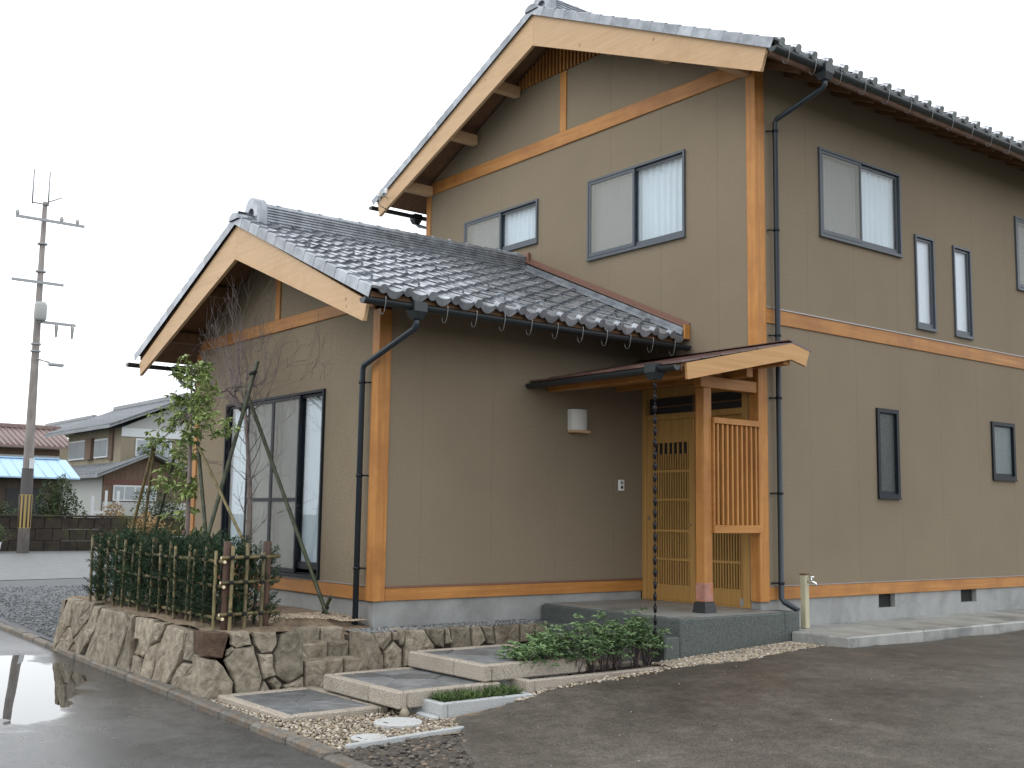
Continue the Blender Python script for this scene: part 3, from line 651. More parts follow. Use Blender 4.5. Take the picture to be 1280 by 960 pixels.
# bargeboards
def barge(pts, y0, y1, rx, strip):
    """pts: bottom peak z, (bottom end d,z), (top end d,z), top peak z"""
    zb, (db, zeb), (dt, zet), zt = pts
    for s in (1, -1):
        mb = MB(); poly = [(rx+s*.0015, zb), (rx+s*db, zeb), (rx+s*dt, zet), (rx+s*.0015, zt)]
        mb.prism(poly, f_, y0, y1); bb = mb.build('bargeboard', 'pale_wood_x', house)
        mb = MB(); e = strip
        mb.prism([(rx+s*.0015, zb-.004), (rx+s*db, zeb-.004), (rx+s*(db+.006), zeb+e), (rx+s*.0015, zb+e)], f_, y0-.01, y0-.0005); mb.build('bottom_strip', 'pale_wood_x', bb)
barge((7.17, (3.849, 5.597), (3.935, 5.856), 7.62), -.565, -.525, MRX, .022)
barge((3.792, (2.95, 2.684), (3.005, 2.87), 4.2), -4.31, -4.275, WRX, .018)
# joint of wing roof and main gable: stacked strip tiles under a brown flashing
L0, L1 = (-4.05, 0), (-1.03, 0)
for s in (1,):
    for k in range(3):
        mb = MB(); yw = -.02-.085*(1-.18*k)
        p = (WRX+.15, (yw-.02)/2, roof_wing(WRX+.15)+.05+k*.03); q = (-1.03, (yw-.02)/2, roof_wing(-1.03)+.05+k*.03)
        beam_between(mb, p, q, abs(yw)+.0, .028); mb.build('wall_strip_tile', 'roof_tile', wroof)
    mb = MB(); beam_between(mb, (WRX-.02, -.045, roof_wing(WRX)+.175), (-1.0, -.045, roof_wing(-1.0)+.15), .085, .028); fl = mb.build('flashing', 'flashing', wroof)
    mb = MB(); beam_between(mb, (WRX-.02, -.008, roof_wing(WRX)+.2), (-1.0, -.008, roof_wing(-1.0)+.175), .012, .05); mb.build('upstand', 'flashing', fl)
    one('end_board', 'orange_wood_z', fl, (-1.02, -.995, -.09, -.006, 2.95, 3.12))
one('ridge_flashing', 'flashing', wroof, (WRX-.2, WRX+.14, -.055, -.006, 4.20, 4.53), c=.01)

sb = MB(); sb.tube([(-6.93, -.568, 5.86), (-6.93, -.70, 5.86), (-6.93, -.70, 5.70), (-6.93, -.568, 5.66)], .009, 6); sb.tube([(-7.0, -.70, 5.84), (-6.72, -.70, 5.84)], .009, 6); sb = sb.build('line_bracket', 'steel', house)
for x in (-6.97, -6.75): MB().lathe([(.018, 0), (.03, .02), (.02, .04), (.03, .06), (.015, .085)], (x, -.70, 5.85), 10).build('insulator', 'white_plastic', sb)
# gutters with hooks
def gutter(parent, x, z, y0, y1, hooks, sgn=1, r=.055):
    mb = MB(); k = 8; v = []
    for rr in (r, r-.006):
        for yy in (y0, y1):
            v += [(x+rr*math.cos(math.pi+math.pi*j/k), yy, z+rr*math.sin(math.pi+math.pi*j/k)) for j in range(k+1)]
    m_ = k+1; f = []
    for j in range(k):
        f += [(j, j+1, m_+j+1, m_+j), (2*m_+j+1, 2*m_+j, 3*m_+j, 3*m_+j+1), (j+1, j, 2*m_+j, 2*m_+j+1), (m_+j, m_+j+1, 3*m_+j+1, 3*m_+j)]
    f += [(0, m_, 3*m_, 2*m_), (k, 2*m_+k, 3*m_+k, m_+k)]
    mb.add(v, f, False)
    for yy in (y0, y1):
        mb.prism([(r*math.cos(math.pi+math.pi*j/k), r*math.sin(math.pi+math.pi*j/k)) for j in range(k+1)], lambda a, b2, d: (x+a, d, z+b2), yy-.004, yy+.004)
    g = mb.build('gutter', 'gutter', parent)
    hk = MB(); hk.tube([(sgn*.06, 0, .03), (sgn*.066, 0, 0), (sgn*.055, 0, -.06), (sgn*.04, 0, -.11), (sgn*.018, 0, -.135), (-sgn*.012, 0, -.13), (-sgn*.03, 0, -.1), (-sgn*.035, 0, -.06)], .0034, 5)
    me = hk.mesh('hook', 'hook_metal')
    for yy in hooks: obj('hook', me, g, Matrix.Translation((x, yy, z)))
    return g
gw = gutter(house, -1.0, 2.865, -4.43, -.04, [-4.218+i*.3545 for i in range(12)])
gm = gutter(house, .755, 5.79, -.62, YD+.55, [-.42+i*.455 for i in range(21)])
gutter(house, WRX-WDE-.03, 2.865, -4.43, -.04, [-4.2+i*.36 for i in range(11)], -1)
gutter(house, MRX-MDE-.03, 5.79, -.62, 4, [-.42+i*.455 for i in range(9)], -1)
def outlet(parent, x, y, z):
    mb = MB(); s0, s1 = .075, .045
    mb.add([(x-s0, y-s0, z+.06), (x+s0, y-s0, z+.06), (x+s0, y+s0, z+.06), (x-s0, y+s0, z+.06), (x-s0, y-s0, z-.03), (x+s0, y-s0, z-.03), (x+s0, y+s0, z-.03), (x-s0, y+s0, z-.03),
            (x-s1, y-s1, z-.1), (x+s1, y-s1, z-.1), (x+s1, y+s1, z-.1), (x-s1, y+s1, z-.1)],
           [(0, 1, 2, 3)]+[(4+i, 4+(i+1) % 4, (i+1) % 4, i) for i in range(4)]+[(8+i, 8+(i+1) % 4, 4+(i+1) % 4, 4+i) for i in range(4)]+[(11, 10, 9, 8)])
    return mb.build('outlet_box', 'gutter', parent)
outlet(gw, -1.0, -3.83, 2.83); outlet(gm, .755, .26, 5.75); outlet(bpy.data.objects['gutter.002'], WRX-WDE-.03, -3.7, 2.83); outlet(bpy.data.objects['gutter.003'], MRX-MDE-.03, .26, 5.75)
def downpipe(pts, r, clips, sgn):
    mb = MB(); mb.tube(pts, r, 10); d = mb.build('downpipe', 'dark_pipe', house)
    for (x, y, z, dx, dy) in clips:
        mb = MB(); mb.tube([(x, y, z), (x+dx, y+dy, z)], .009, 6); mb.tube([(x, y, z-.014), (x, y, z+.014)], r+.006, 10); mb.build('clip', 'black_frame', d)
WPX, WPY = -1.985, -3.83
downpipe([(-1.0, -3.83, 2.75), (-1.0, -3.83, 2.68), (-1.03, -3.83, 2.645), (WPX+.03, WPY, 2.38), (WPX, WPY, 2.34), (WPX, WPY, -.31)], .031, [(WPX, WPY, z, .075, .06) for z in (2.2, .32)]+[(WPX, WPY, 1.25, .075, .06)], 1)
downpipe([(.755, .26, 5.66), (.755, .26, 5.6), (.73, .26, 5.57), (.105, .26, 5.39), (.075, .26, 5.35), (.075, .26, .02), (.10, .27, -.02), (.26, .31, -.1)], .031, [(.075, .26, z, -.06, -.09) for z in (5.25, 4.1, 2.9, 2.2, 1.15, .18)], 1)
mb = MB(); mb.tube([(WRX-WDE-.03, -3.7, 2.75), (WRX-WDE+.06, -3.7, 2.66), (WX0-.07, -3.7, 2.45), (WX0-.06, -3.7, -.4)], .03, 8); mb.build('downpipe', 'dark_pipe', house)
mb = MB(); mb.tube([(MRX-MDE-.03, .26, 5.66), (MRX-MDE+.06, .26, 5.6), (X0-.07, .26, 5.4), (X0-.06, .26, 3)], .03, 8); mb.build('downpipe', 'dark_pipe', house)

# ------------------------------------------------------------------ windows
def frame_of(axis, p):
    if axis == 'y': return lambda mb, a0, a1, d0, d1, z0, z1: mb.box(a0, a1, p-d0, p-d1, z0, z1)
    return lambda mb, a0, a1, d0, d1, z0, z1: mb.box(p+d0, p+d1, a0, a1, z0, z1)
def ring(B, mb, a0, a1, d0, d1, z0, z1, w, wb=None):
    wb = wb or w
    B(mb, a0, a0+w, d0, d1, z0, z1); B(mb, a1-w, a1, d0, d1, z0, z1); B(mb, a0+w, a1-w, d0, d1, z1-w, z1); B(mb, a0+w, a1-w, d0, d1, z0, z0+wb)
def curtain_mesh(axis, p, a0, a1, d, z0, z1, wl=.11, amp=.014):
    mb = MB(); n = max(12, int((a1-a0)/.012)); v = []
    for i in range(n+1):
        a = a0+(a1-a0)*i/n; dd = -d+amp*math.sin(2*math.pi*a/wl+.8*math.sin(a*9))
        for z in (z0, z1): v.append((a, p-dd, z) if axis == 'y' else (p+dd, a, z))
    mb.add(v, [(2*i, 2*i+2, 2*i+3, 2*i+1) for i in range(n)], True); return mb
def window(axis, p, o, sashes, frame='window_frame', curtain='curtain', fw_=.028, wave=True, label=None, pane='glass'):
    """sashes: list of (a0,a1,kind,depth) with kind glass or screen"""
    a0, a1, z0, z1 = o; B = frame_of(axis, p)
    mb = MB(); ring(B, mb, a0-.006, a1+.006, -.05, .028, z0-.006, z1+.006, fw_); B(mb, a0-.012, a1+.012, .012, .04, z0-.02, z0-.006)
    w = mb.build('window', frame, house)
    for (s0, s1, kind, d) in sashes:
        mb = MB(); ring(B, mb, s0, s1, d-.012, d+.012, z0+.029, z1-.029, .03, .05 if kind == 'glass' else .045)
        if kind == 'rail': B(mb, s0, s1, d-.01, d+.01, (z0+z1)/2-.2, (z0+z1)/2-.16)
        s = mb.build('sash', frame, w)
        mb = MB(); B(mb, s0+.03, s1-.03, d-.003, d+.003, z0+.07, z1-.055); mb.build('screen' if kind in ('screen', 'rail') else 'pane', 'insect_screen' if kind in ('screen', 'rail') else pane, w)
    if curtain == 'curtain': curtain_mesh(axis, p, a0+.03, a1-.03, .085, z0+.03, z1-.06).build('curtain', 'curtain', w)
    elif curtain:
        mb = MB(); B(mb, a0+.03, a1-.03, -.045, -.04, z0+.03, z1-.03); mb.build('blind', curtain, w)
    return w
g1 = GW[0]; mid = -1.935
window('y', 0, g1, [(mid-.03, g1[1]-.03, 'glass', -.02), (g1[0]+.03, mid+.02, 'glass', -.042), (g1[0]+.03, mid+.02, 'screen', .012)])
g2 = GW[1]; mid = -4.69
window('y', 0, g2, [(mid-.03, g2[1]-.03, 'glass', -.02), (g2[0]+.03, mid+.02, 'glass', -.042), (g2[0]+.03, mid+.02, 'screen', .012)])
r1 = RW[0]; mid = 1.96
window('x', 0, r1, [(mid-.03, r1[1]-.03, 'glass', -.02), (r1[0]+.03, mid+.02, 'glass', -.042), (r1[0]+.03, mid+.02, 'screen', .012)])
r4 = RW[3]
window('x', 0, r4, [(6.53, r4[1]-.03, 'glass', -.02), (r4[0]+.03, 6.58, 'glass', -.042), (r4[0]+.03, 6.58, 'screen', .012)])
for i in (1, 2):
    o = RW[i]; window('x', 0, o, [(o[0]+.03, o[1]-.03, 'glass', -.01)], curtain='frosted')
window('x', 0, RW[4], [(RW[4][0]+.03, RW[4][1]-.03, 'glass', -.01)], frame='black_frame', curtain='dim_blind', fw_=.05, pane='dim_reflect_glass')
window('x', 0, RW[5], [(RW[5][0]+.03, RW[5][1]-.03, 'glass', -.01)], frame='black_frame', curtain='frosted_dim', fw_=.05, pane='pale_reflect_glass')
o = WW[0]
window('y', WY, o, [(-5.43, -4.77, 'glass', -.02), (-4.81, -4.12, 'glass', -.045), (-4.15, -3.46, 'glass', -.045), (-3.5, -2.945, 'glass', -.02), (-4.81, -4.13, 'rail', .012), (-4.13, -3.46, 'rail', .012)], frame='black_frame')
one('window_sill_rail', 'black_frame', house, (-3.5, -2.95, WY+.008, WY+.028, .21, .33))

# ------------------------------------------------------------------ entrance
porch = MB(); porch.cbox(-1.8+.02, .316, -1.575, .009, -.6, -.104, c=.012); porch.cbox(.03, .316, .0095, .258, -.6, -.106, c=.01)
porch = porch.build('porch_platform', 'washed_stone', house)
one('porch_paving', 'porch_tile', porch, (-1.795, .262, -1.52, .006, -.1035, -.0985)); 
one('porch_step', 'washed_stone', house, (-1.78, .313, -1.785, -1.577, -.6, -.27), c=.012)
DY = .05
door = MB(); DW = 'door_wood_z'
for bx in ((-1.797, -1.735, 0, .1, -.098, 2.42), (-.235, -.142, 0, .1, -.098, 2.42), (-1.735, -.235, 0, .1, 2.3, 2.42), (-1.735, -.235, -.004, .1, 2.03, 2.1), (-1.735, -.235, 0, .1, -.1, -.085)): door.cbox(*bx, c=.004)
door = door.build('entrance', DW, house)
one('transom_pane', 'far_dark', door, (-1.735, -.235, .075, .08, 2.1, 2.3))
one('transom_bar', 'soffit', door, (-1.735, -.235, .05, .075, 2.185, 2.2));  # dark wood colour stands in for shade under the deep eave
for x in (-.985,): one('transom_post', 'soffit', door, (x-.02, x+.02, .045, .074, 2.1, 2.3))  # post darkened the same way for the eave shade
for pa, pb, yy in ((-1.735, -.975, .045), (-1.0, -.236, .075)):
    mb = MB(); st = .085
    mb.cbox(pa, pa+st, yy-.015, yy+.015, -.085, 2.03, c=.003); mb.cbox(pb-st, pb, yy-.015, yy+.015, -.085, 2.03, c=.003)
    mb.cbox(pa+st, pb-st, yy-.014, yy+.014, 1.755, 2.03, c=.003); mb.cbox(pa+st, pb-st, yy-.014, yy+.014, -.085, .09, c=.003)
    pn = mb.build('sliding_door', DW, door)
    for z in (.385, .715, 1.08, 1.415): one('rail', 'door_wood_x', pn, (pa+st, pb-st, yy-.013, yy+.01, z-.014, z+.014))
    k = 15; wgap = (pb-pa-2*st)/k
    for j in range(k):
        one('slat', DW, pn, (pa+st+(j+.3)*wgap, pa+st+(j+.74)*wgap, yy-.010, yy+.006, .09, 1.62 if True else 1.755))
    for j in range(8): one('slat', DW, pn, (pa+st+(j*2+.3)*wgap, pa+st+(j*2+.74)*wgap, yy-.011, yy+.006, 1.621, 1.756))
    one('pane', 'vent_dark', pn, (pa+st, pb-st, yy+.010, yy+.013, .085, 1.76))  # dark glass painted black for the shade between the slats
    if pa < -1.5:
        mb = MB(); mb.tube([(pa+.045, yy-.03, .86), (pa+.045, yy-.016, .86)], .02, 10); mb.tube([(pb-.045, yy-.03, .79), (pb-.045, yy-.016, .79)], .014, 10); mb.build('handle', 'tap_chrome', pn)
# post on its stone
PXc, PYc = -.045, -.835
mb = MB(); s0, s1 = .088, .074
mb.add([(PXc-s0, PYc-s0, -.0985), (PXc+s0, PYc-s0, -.0985), (PXc+s0, PYc+s0, -.0985), (PXc-s0, PYc+s0, -.0985), (PXc-s1, PYc-s1, .012), (PXc+s1, PYc-s1, .012), (PXc+s1, PYc+s1, .012), (PXc-s1, PYc+s1, .012)],
       [(3, 2, 1, 0), (4, 5, 6, 7)]+[(i, (i+1) % 4, 4+(i+1) % 4, 4+i) for i in range(4)])
mb.build('post_base', 'post_base_stone', house)
pp = one('porch_post', OWZ, house, (PXc-.06, PXc+.06, PYc-.06, PYc+.06, .012, 2.235), c=.006)
one('copper_shoe', 'copper_shoe', pp, (PXc-.064, PXc+.064, PYc-.064, PYc+.064, .014, .205), c=.004)
one('porch_beam', OWY, house, (PXc-.05, PXc+.05, PYc-.09, -.024, 2.237, 2.36), c=.005)
one('porch_beam', OWX, house, (-1.778, PXc+.2, PYc-.055, PYc+.055, 2.362, 2.47), c=.005)
one('porch_beam', OWX, house, (-1.778, .235, -.465, -.365, 2.362, 2.465), c=.005)
one('porch_beam', OWX, house, (-1.778, .30, -1.53, -1.43, 2.27, 2.355), c=.005)
one('porch_beam', OWX, house, (-1.778, .46, -.14, -.03, 2.5, 2.6), c=.005)
# lattice screen between the posts
lx = .0
lat = MB(); lat.cbox(lx-.03, lx+.05, PYc+.062, -.024, 1.86, 1.925, c=.005); lat.cbox(lx-.03, lx+.05, PYc+.062, -.024, .715, .80, c=.005)
lat.cbox(lx-.02, lx+.04, PYc+.062, PYc+.085, .80, 1.86, c=.003)
lat = lat.build('lattice_screen', OWY, house)
for j in range(9):
    y = PYc+.1+(j+.5)*(.81-.12)/9
    one('slat', OWZ, lat, (lx-.008, lx+.035, y-.014, y+.014, .801, 1.859), c=.003)
# porch roof
roofpts = [(-1.76, 2.40), (-.075, 2.765), (.25, 2.70)]
mb = MB(); g_ = lambda a, b2, d: (d, a, b2)
mb.prism([(-1.72, 2.365), (-.075, 2.72), (-.006, 2.707), (-.006, 2.67), (-.075, 2.68), (-1.72, 2.325)], g_, -1.79, .49)
proof = mb.build('porch_roof', 'soffit', house)
mb = MB(); mb.prism([(-.006, 2.707), (.235, 2.66), (.235, 2.625), (-.006, 2.67)], g_, .03, .49); mb.build('rear_soffit', 'soffit', proof)
nst = 6
for k in range(nst):
    ya = -1.775+(1.70/nst)*k; yb = ya+1.70/nst+.02; za = 2.372+(ya+1.72)*.2155; zb_ = 2.372+(min(yb, -.075)+1.72)*.2155
    mb = MB(); mb.prism([(ya, za+.022), (min(yb, -.072), zb_+.006), (min(yb, -.072), zb_), (ya, za)], g_, -1.785, .525); mb.build('roof_panel', 'copper_roof', proof)
mb = MB(); mb.prism([(-.07, 2.757), (.26, 2.692), (.26, 2.665), (-.07, 2.73)], g_, .026, .525); mb.build('roof_panel', 'copper_roof', proof)
mb = MB(); mb.prism([(-.13, 2.752), (-.07, 2.772), (-.01, 2.757), (-.07, 2.745)], g_, -1.785, .527); mb.build('ridge_strip', 'copper_roof', proof)
mb = MB(); mb.prism([(-1.68, 2.205), (-.10, 2.552), (.155, 2.502), (.228, 2.668), (-.068, 2.728), (-1.70, 2.362)], g_, .491, .522); pb_ = mb.build('bargeboard', 'porch_wood', proof)
mb = MB(); mb.prism([(-1.68, 2.203), (-.10, 2.55), (.155, 2.5), (.16, 2.517), (-.10, 2.567), (-1.682, 2.22)], g_, .5225, .53); mb.build('bottom_strip', 'porch_wood', pb_)
one('porch_fascia', 'soffit', proof, (-1.785, .488, -1.735, -1.722, 2.29, 2.36))
# porch gutter along x
mb = MB(); k = 8; r = .05; v = []
for rr in (r, r-.006):
    for xx in (-1.775, .485): v += [(xx, -1.795+rr*math.cos(math.pi+math.pi*j/k), 2.335+rr*math.sin(math.pi+math.pi*j/k)) for j in range(k+1)]
m_ = k+1; f = []
for j in range(k): f += [(m_+j, m_+j+1, j+1, j), (3*m_+j+1, 3*m_+j, 2*m_+j, 2*m_+j+1)]
f += [(0, m_, 3*m_, 2*m_), (m_+k, k, 2*m_+k, 3*m_+k)]
mb.add(v, f)
for xx in (-1.775, .485): mb.prism([(r*math.cos(math.pi+math.pi*j/k), r*math.sin(math.pi+math.pi*j/k)) for j in range(k+1)], lambda a, b2, d: (d, -1.795+a, 2.335+b2), xx-.004, xx+.004)
pg = mb.build('gutter', 'gutter', proof)
outlet(pg, .19, -1.795, 2.315)
# rain chain
rc = thing('rain_chain', (.19, -1.79, -.4), 'dark metal rain chain of small cups hanging from the porch gutter', 'rain chain')
cup = MB().lathe([(.006, -.04), (.013, -.034), (.018, .0), (.021, .028), (.016, .028), (.011, -.02)], (0, 0, 0), 10).mesh('cup', 'chain_metal')
z = 2.16; i = 0
while z > -.40:
    obj('cup', cup, rc, Matrix.Translation((.19+.002*math.sin(i*2.), -1.795, z)) @ Matrix.Rotation(random.uniform(-.06, .06), 4, 'X'))
    mb = MB(); mb.tube([(.19, -1.795, z-.05), (.19, -1.795, z-.085)], .008, 6); mb.build('link', 'chain_metal', rc); z -= .114; i += 1
# wall lamp
lamp = thing('wall_lamp', (-1.8, -1.075, 1.82), 'white paper lantern lamp with wooden base on the tan wall by the door', 'lamp')
mb = MB(); n = 12
mb.prism([(-.0, -.125)]+[(.12*math.sin(math.pi*j/n)**.6, -.125*math.cos(math.pi*j/n)) for j in range(1, n)]+[(0, .125)], lambda a, b2, d: (-1.797+a, -1.075+b2, d), 1.856, 2.095); mb.build('lamp_shade', 'paper_shade', lamp)
one('lamp_base', 'pale_wood_y', lamp, (-1.798, -1.672, -1.198, -.952, 1.825, 1.855), c=.004)
bell = thing('doorbell', (-1.8, -.355, 1.18), 'small white intercom panel on the tan wall beside the sliding door', 'doorbell')
one('case', 'white_plastic', bell, (-1.798, -1.775, -.40, -.31, 1.18, 1.31), c=.005); one('button', 'black_frame', bell, (-1.776, -1.769, -.37, -.34, 1.205, 1.235)); one('speaker', 'steel', bell, (-1.7755, -1.772, -.375, -.335, 1.255, 1.29))
# garden tap
tap = thing('garden_tap', (.2, .5, -.3), 'cream standing tap post with chrome tap on the concrete apron', 'tap')
one('post', 'tap_post', tap, (.165, .235, .465, .535, -.302, .27), c=.006); one('cap', 'dark_wood', tap, (.16, .24, .46, .54, .271, .284), c=.003)
mb = MB(); mb.tube([(.236, .51, .2), (.29, .53, .2), (.315, .54, .185), (.318, .54, .15)], .014, 8); mb.tube([(.275, .52, .2), (.275, .52, .245)], .01, 8); mb.tube([(.25, .505, .25), (.3, .535, .25)], .012, 8); mb.build('spout', 'tap_chrome', tap)

# ------------------------------------------------------------------ retaining wall of field stones
swall = MB()
for (a, b_) in (((-1.42, -5.60), (-1.42, -1.79)),):
    swall.box(-1.79, -1.44, -5.53, -4.72, -.9, -.23)
    swall.box(-1.79, -1.44, -4.08, -1.80, -.9, -.30)
    swall.box(-1.79, -1.46, -4.72, -4.08, -.9, -.56)
swall.box(-5.82, -1.44, -5.53, -5.2, -.9, -.23)
swall = swall.build('stone_wall', 'joint_earth', label='low retaining wall of fitted brown field stones round the planting bed', cat='wall')
def stone(poly, fn, mat, bulge=.05, shrink=.005, depth=.16, seed=None):
    """poly in wall coordinates; fn(a,b,d) with d outward"""
    r = random.Random(seed); n = len(poly)
    cx = sum(p[0] for p in poly)/n; cy = sum(p[1] for p in poly)/n
    # subdivide the outline and roughen it
    out = []
    for i in range(n):
        p, q = poly[i], poly[(i+1) % n]
        L = math.hypot(q[0]-p[0], q[1]-p[1]); m_ = max(1, int(L/.06))
        for k in range(m_):
            t = k/m_; out.append((p[0]+(q[0]-p[0])*t, p[1]+(q[1]-p[1])*t))
    def ring_(s_, d, j):
        o = []
        for (a, b2) in out:
            dx, dy = a-cx, b2-cy; L = math.hypot(dx, dy) or 1e-6; k = max(.1, (L-s_)/L)
            o.append(fn(cx+dx*k+r.uniform(-j, j), cy+dy*k+r.uniform(-j, j), d+r.uniform(-j, j)))
        return o
    R_ = [ring_(shrink*.3, -depth, .0), ring_(shrink*.3, -.012, .003), ring_(shrink+.003, bulge*.6, .004), ring_(shrink+.018, bulge*.95, .006)]
    inner = []
    for (a, b2) in out: inner.append(fn(cx+(a-cx)*.45, cy+(b2-cy)*.45, bulge+r.uniform(-.008, .008)))
    R_.append(inner); v = [p for x_ in R_ for p in x_]; m_ = len(out); f = []
    for k in range(len(R_)-1):
        for i in range(m_): f.append((k*m_+i, k*m_+(i+1) % m_, (k+1)*m_+(i+1) % m_, (k+1)*m_+i))
    v.append(fn(cx, cy, bulge+r.uniform(-.008, .01))); f += [((len(R_)-1)*m_+i, (len(R_)-1)*m_+(i+1) % m_, len(v)-1) for i in range(m_)]
    mb = MB(); mb.add(v, f, False); return mb.build('stone', mat, swall)
BST = [[(-5.665, -.165), (-5.42, -.185), (-5.48, -.4), (-5.54, -.4), (-5.66, -.37)], [(-5.665, -.385), (-5.53, -.41), (-5.47, -.46), (-5.38, -.61), (-5.38, -.76), (-5.68, -.76), (-5.67, -.64)],
 [(-5.4, -.18), (-5.24, -.18), (-5.21, -.3), (-5.36, -.32), (-5.41, -.29)], [(-5.37, -.32), (-5.19, -.31), (-5.17, -.38), (-5.1, -.6), (-5.15, -.76), (-5.34, -.76), (-5.37, -.61), (-5.46, -.42)],
 [(-5.2, -.19), (-4.97, -.2), (-4.96, -.31), (-5.01, -.38), (-5.11, -.38), (-5.18, -.3)], [(-5.15, -.38), (-5.01, -.39), (-4.98, -.58), (-5.09, -.61)],
 [(-4.92, -.23), (-4.82, -.2), (-4.70, -.21), (-4.7, -.59), (-4.85, -.66), (-4.98, -.58), (-4.99, -.39), (-4.95, -.32)], [(-5.14, -.72), (-5.08, -.62), (-5.02, -.72)],
 [(-5.04, -.63), (-4.98, -.59), (-4.91, -.66), (-4.96, -.74)], [(-4.9, -.68), (-4.7, -.61), (-4.69, -.74), (-4.88, -.75)], [(-5.44, -.33), (-5.38, -.3), (-5.37, -.33), (-5.45, -.38)],
 [(-4.10, -.25), (-3.97, -.26), (-3.85, -.49), (-3.86, -.7), (-4.10, -.7), (-4.11, -.41)], [(-3.96, -.27), (-3.76, -.26), (-3.75, -.34), (-3.85, -.44), (-3.93, -.38)],
 [(-3.73, -.35), (-3.64, -.43), (-3.64, -.7), (-3.84, -.7), (-3.84, -.45)], [(-3.75, -.26), (-3.69, -.265), (-3.68, -.35), (-3.74, -.35)], [(-3.69, -.25), (-3.6, -.245), (-3.61, -.39), (-3.65, -.4), (-3.68, -.34)],
 [(-3.6, -.25), (-3.38, -.265), (-3.26, -.42), (-3.3, -.6), (-3.62, -.6)], [(-3.36, -.25), (-3.14, -.26), (-3.15, -.45), (-3.24, -.43), (-3.35, -.31)], [(-3.13, -.26), (-3.08, -.26), (-3.04, -.41), (-3.13, -.42)],
 [(-3.07, -.255), (-2.83, -.255), (-2.81, -.48), (-3.04, -.47)], [(-2.81, -.265), (-2.70, -.255), (-2.62, -.41), (-2.8, -.5)], [(-2.67, -.265), (-2.53, -.265), (-2.51, -.45), (-2.60, -.44)],
 [(-2.52, -.265), (-2.18, -.265), (-2.19, -.46), (-2.5, -.47)], [(-2.18, -.27), (-1.97, -.265), (-1.99, -.45), (-2.18, -.45)], [(-1.96, -.27), (-1.80, -.27), (-1.80, -.45), (-1.97, -.45)]]
fB = lambda a, b2, d: (-1.41+d-.06*(b2+.45), a, b2)
for i, poly in enumerate(BST): stone(poly, fB, 'red_stone' if i == 0 else 'field_stone', depth=.2, bulge=.017+.012*((i*7) % 3)/2, seed=i)
# steps let into the wall
for i, (bx) in enumerate(((-1.62, -1.38, -4.68, -4.29, -.8, -.475), (-1.62, -1.37, -4.28, -4.08, -.8, -.48), (-1.80, -1.60, -4.70, -4.34, -.7, -.345), (-1.80, -1.60, -4.33, -4.11, -.7, -.35), (-1.99, -1.775, -4.72, -4.33, -.6, -.225), (-1.99, -1.78, -4.32, -4.08, -.6, -.235))):
    x0, x1, y0, y1, z0, z1 = bx
    poly = [(y0, z1), (y1, z1+.004), (y1, z0), (y0, z0)]
    stone(poly, lambda a, b2, d, x1=x1: (x1-.03+d, a, b2), 'field_stone', bulge=.03, shrink=.004, depth=x1-x0-.03, seed=50+i)
# left face: tall stones, generated as slanting columns
fA = lambda a, b2, d: (a, -5.585-d*.8+.09*(b2+.45), b2)
AST = [[(-5.47, -0.15), (-5.29, -0.16), (-5.32, -0.45), (-5.75, -0.77), (-5.78, -0.59)],
 [(-5.29, -0.17), (-4.51, -0.13), (-4.62, -0.3), (-4.83, -0.43), (-5.09, -0.57), (-5.21, -0.46), (-5.22, -0.31)],
 [(-4.62, -0.32), (-4.5, -0.16), (-4.32, -0.17), (-4.41, -0.43), (-4.84, -0.77), (-5.04, -0.58), (-4.79, -0.41)],
 [(-4.28, -0.17), (-4.02, -0.17), (-3.86, -0.4), (-4.02, -0.77), (-4.65, -0.77), (-4.41, -0.45)],
 [(-4.02, -0.17), (-3.58, -0.17), (-3.43, -0.28), (-3.55, -0.51), (-3.69, -0.77), (-3.98, -0.77), (-4.01, -0.61), (-3.82, -0.37)],
 [(-3.4, -0.2), (-3.32, -0.18), (-3.31, -0.39), (-3.21, -0.77), (-3.63, -0.77), (-3.47, -0.5)],
 [(-3.29, -0.19), (-2.84, -0.18), (-2.81, -0.29), (-2.87, -0.48), (-2.97, -0.55), (-3.2, -0.54), (-3.14, -0.4), (-3.28, -0.39)],
 [(-3.21, -0.55), (-2.97, -0.57), (-2.95, -0.77), (-3.21, -0.77)],
 [(-2.78, -0.2), (-2.45, -0.18), (-2.6, -0.36), (-2.79, -0.42), (-2.82, -0.3)],
 [(-2.43, -0.19), (-2.26, -0.2), (-2.03, -0.21), (-2.03, -0.38), (-2.13, -0.56), (-2.31, -0.77), (-2.62, -0.77), (-2.59, -0.41)],
 [(-2.79, -0.42), (-2.6, -0.37), (-2.61, -0.54), (-2.66, -0.77), (-2.95, -0.77), (-2.87, -0.49)],
 [(-1.98, -0.21), (-1.58, -0.17), (-1.54, -0.41), (-1.62, -0.46), (-2.0, -0.47)],
 [(-2.0, -0.49), (-1.62, -0.47), (-1.67, -0.77), (-2.23, -0.77), (-2.1, -0.56)]]
r_ = random.Random(5)
for i, poly in enumerate(AST): stone(poly, fA, 'field_stone', r_.uniform(.016, .045), seed=100+i)
for i, poly in enumerate(([(-5.33, -.46), (-5.22, -.47), (-5.08, -.6), (-5.3, -.77), (-5.75, -.77), (-5.74, -.65)], [(-5.08, -.62), (-4.85, -.65), (-4.7, -.77), (-5.28, -.77)], [(-3.42, -.23), (-3.56, -.18), (-3.3, -.18)], [(-2.03, -.21), (-2.02, -.36), (-1.99, -.36), (-1.97, -.21)])):
    stone(poly, fA, 'field_stone', .02, seed=140+i)
fC = lambda a, b2, d: (-5.86-d*.7+.35*(b2+.72), a, b2)
for i, (ya, yb) in enumerate(((-5.58, -5.3), (-5.29, -4.98))):
    stone([(ya, -.17), (yb, -.18), (yb, -.76), (ya, -.76)], fC, 'field_stone', .05, seed=400+i)

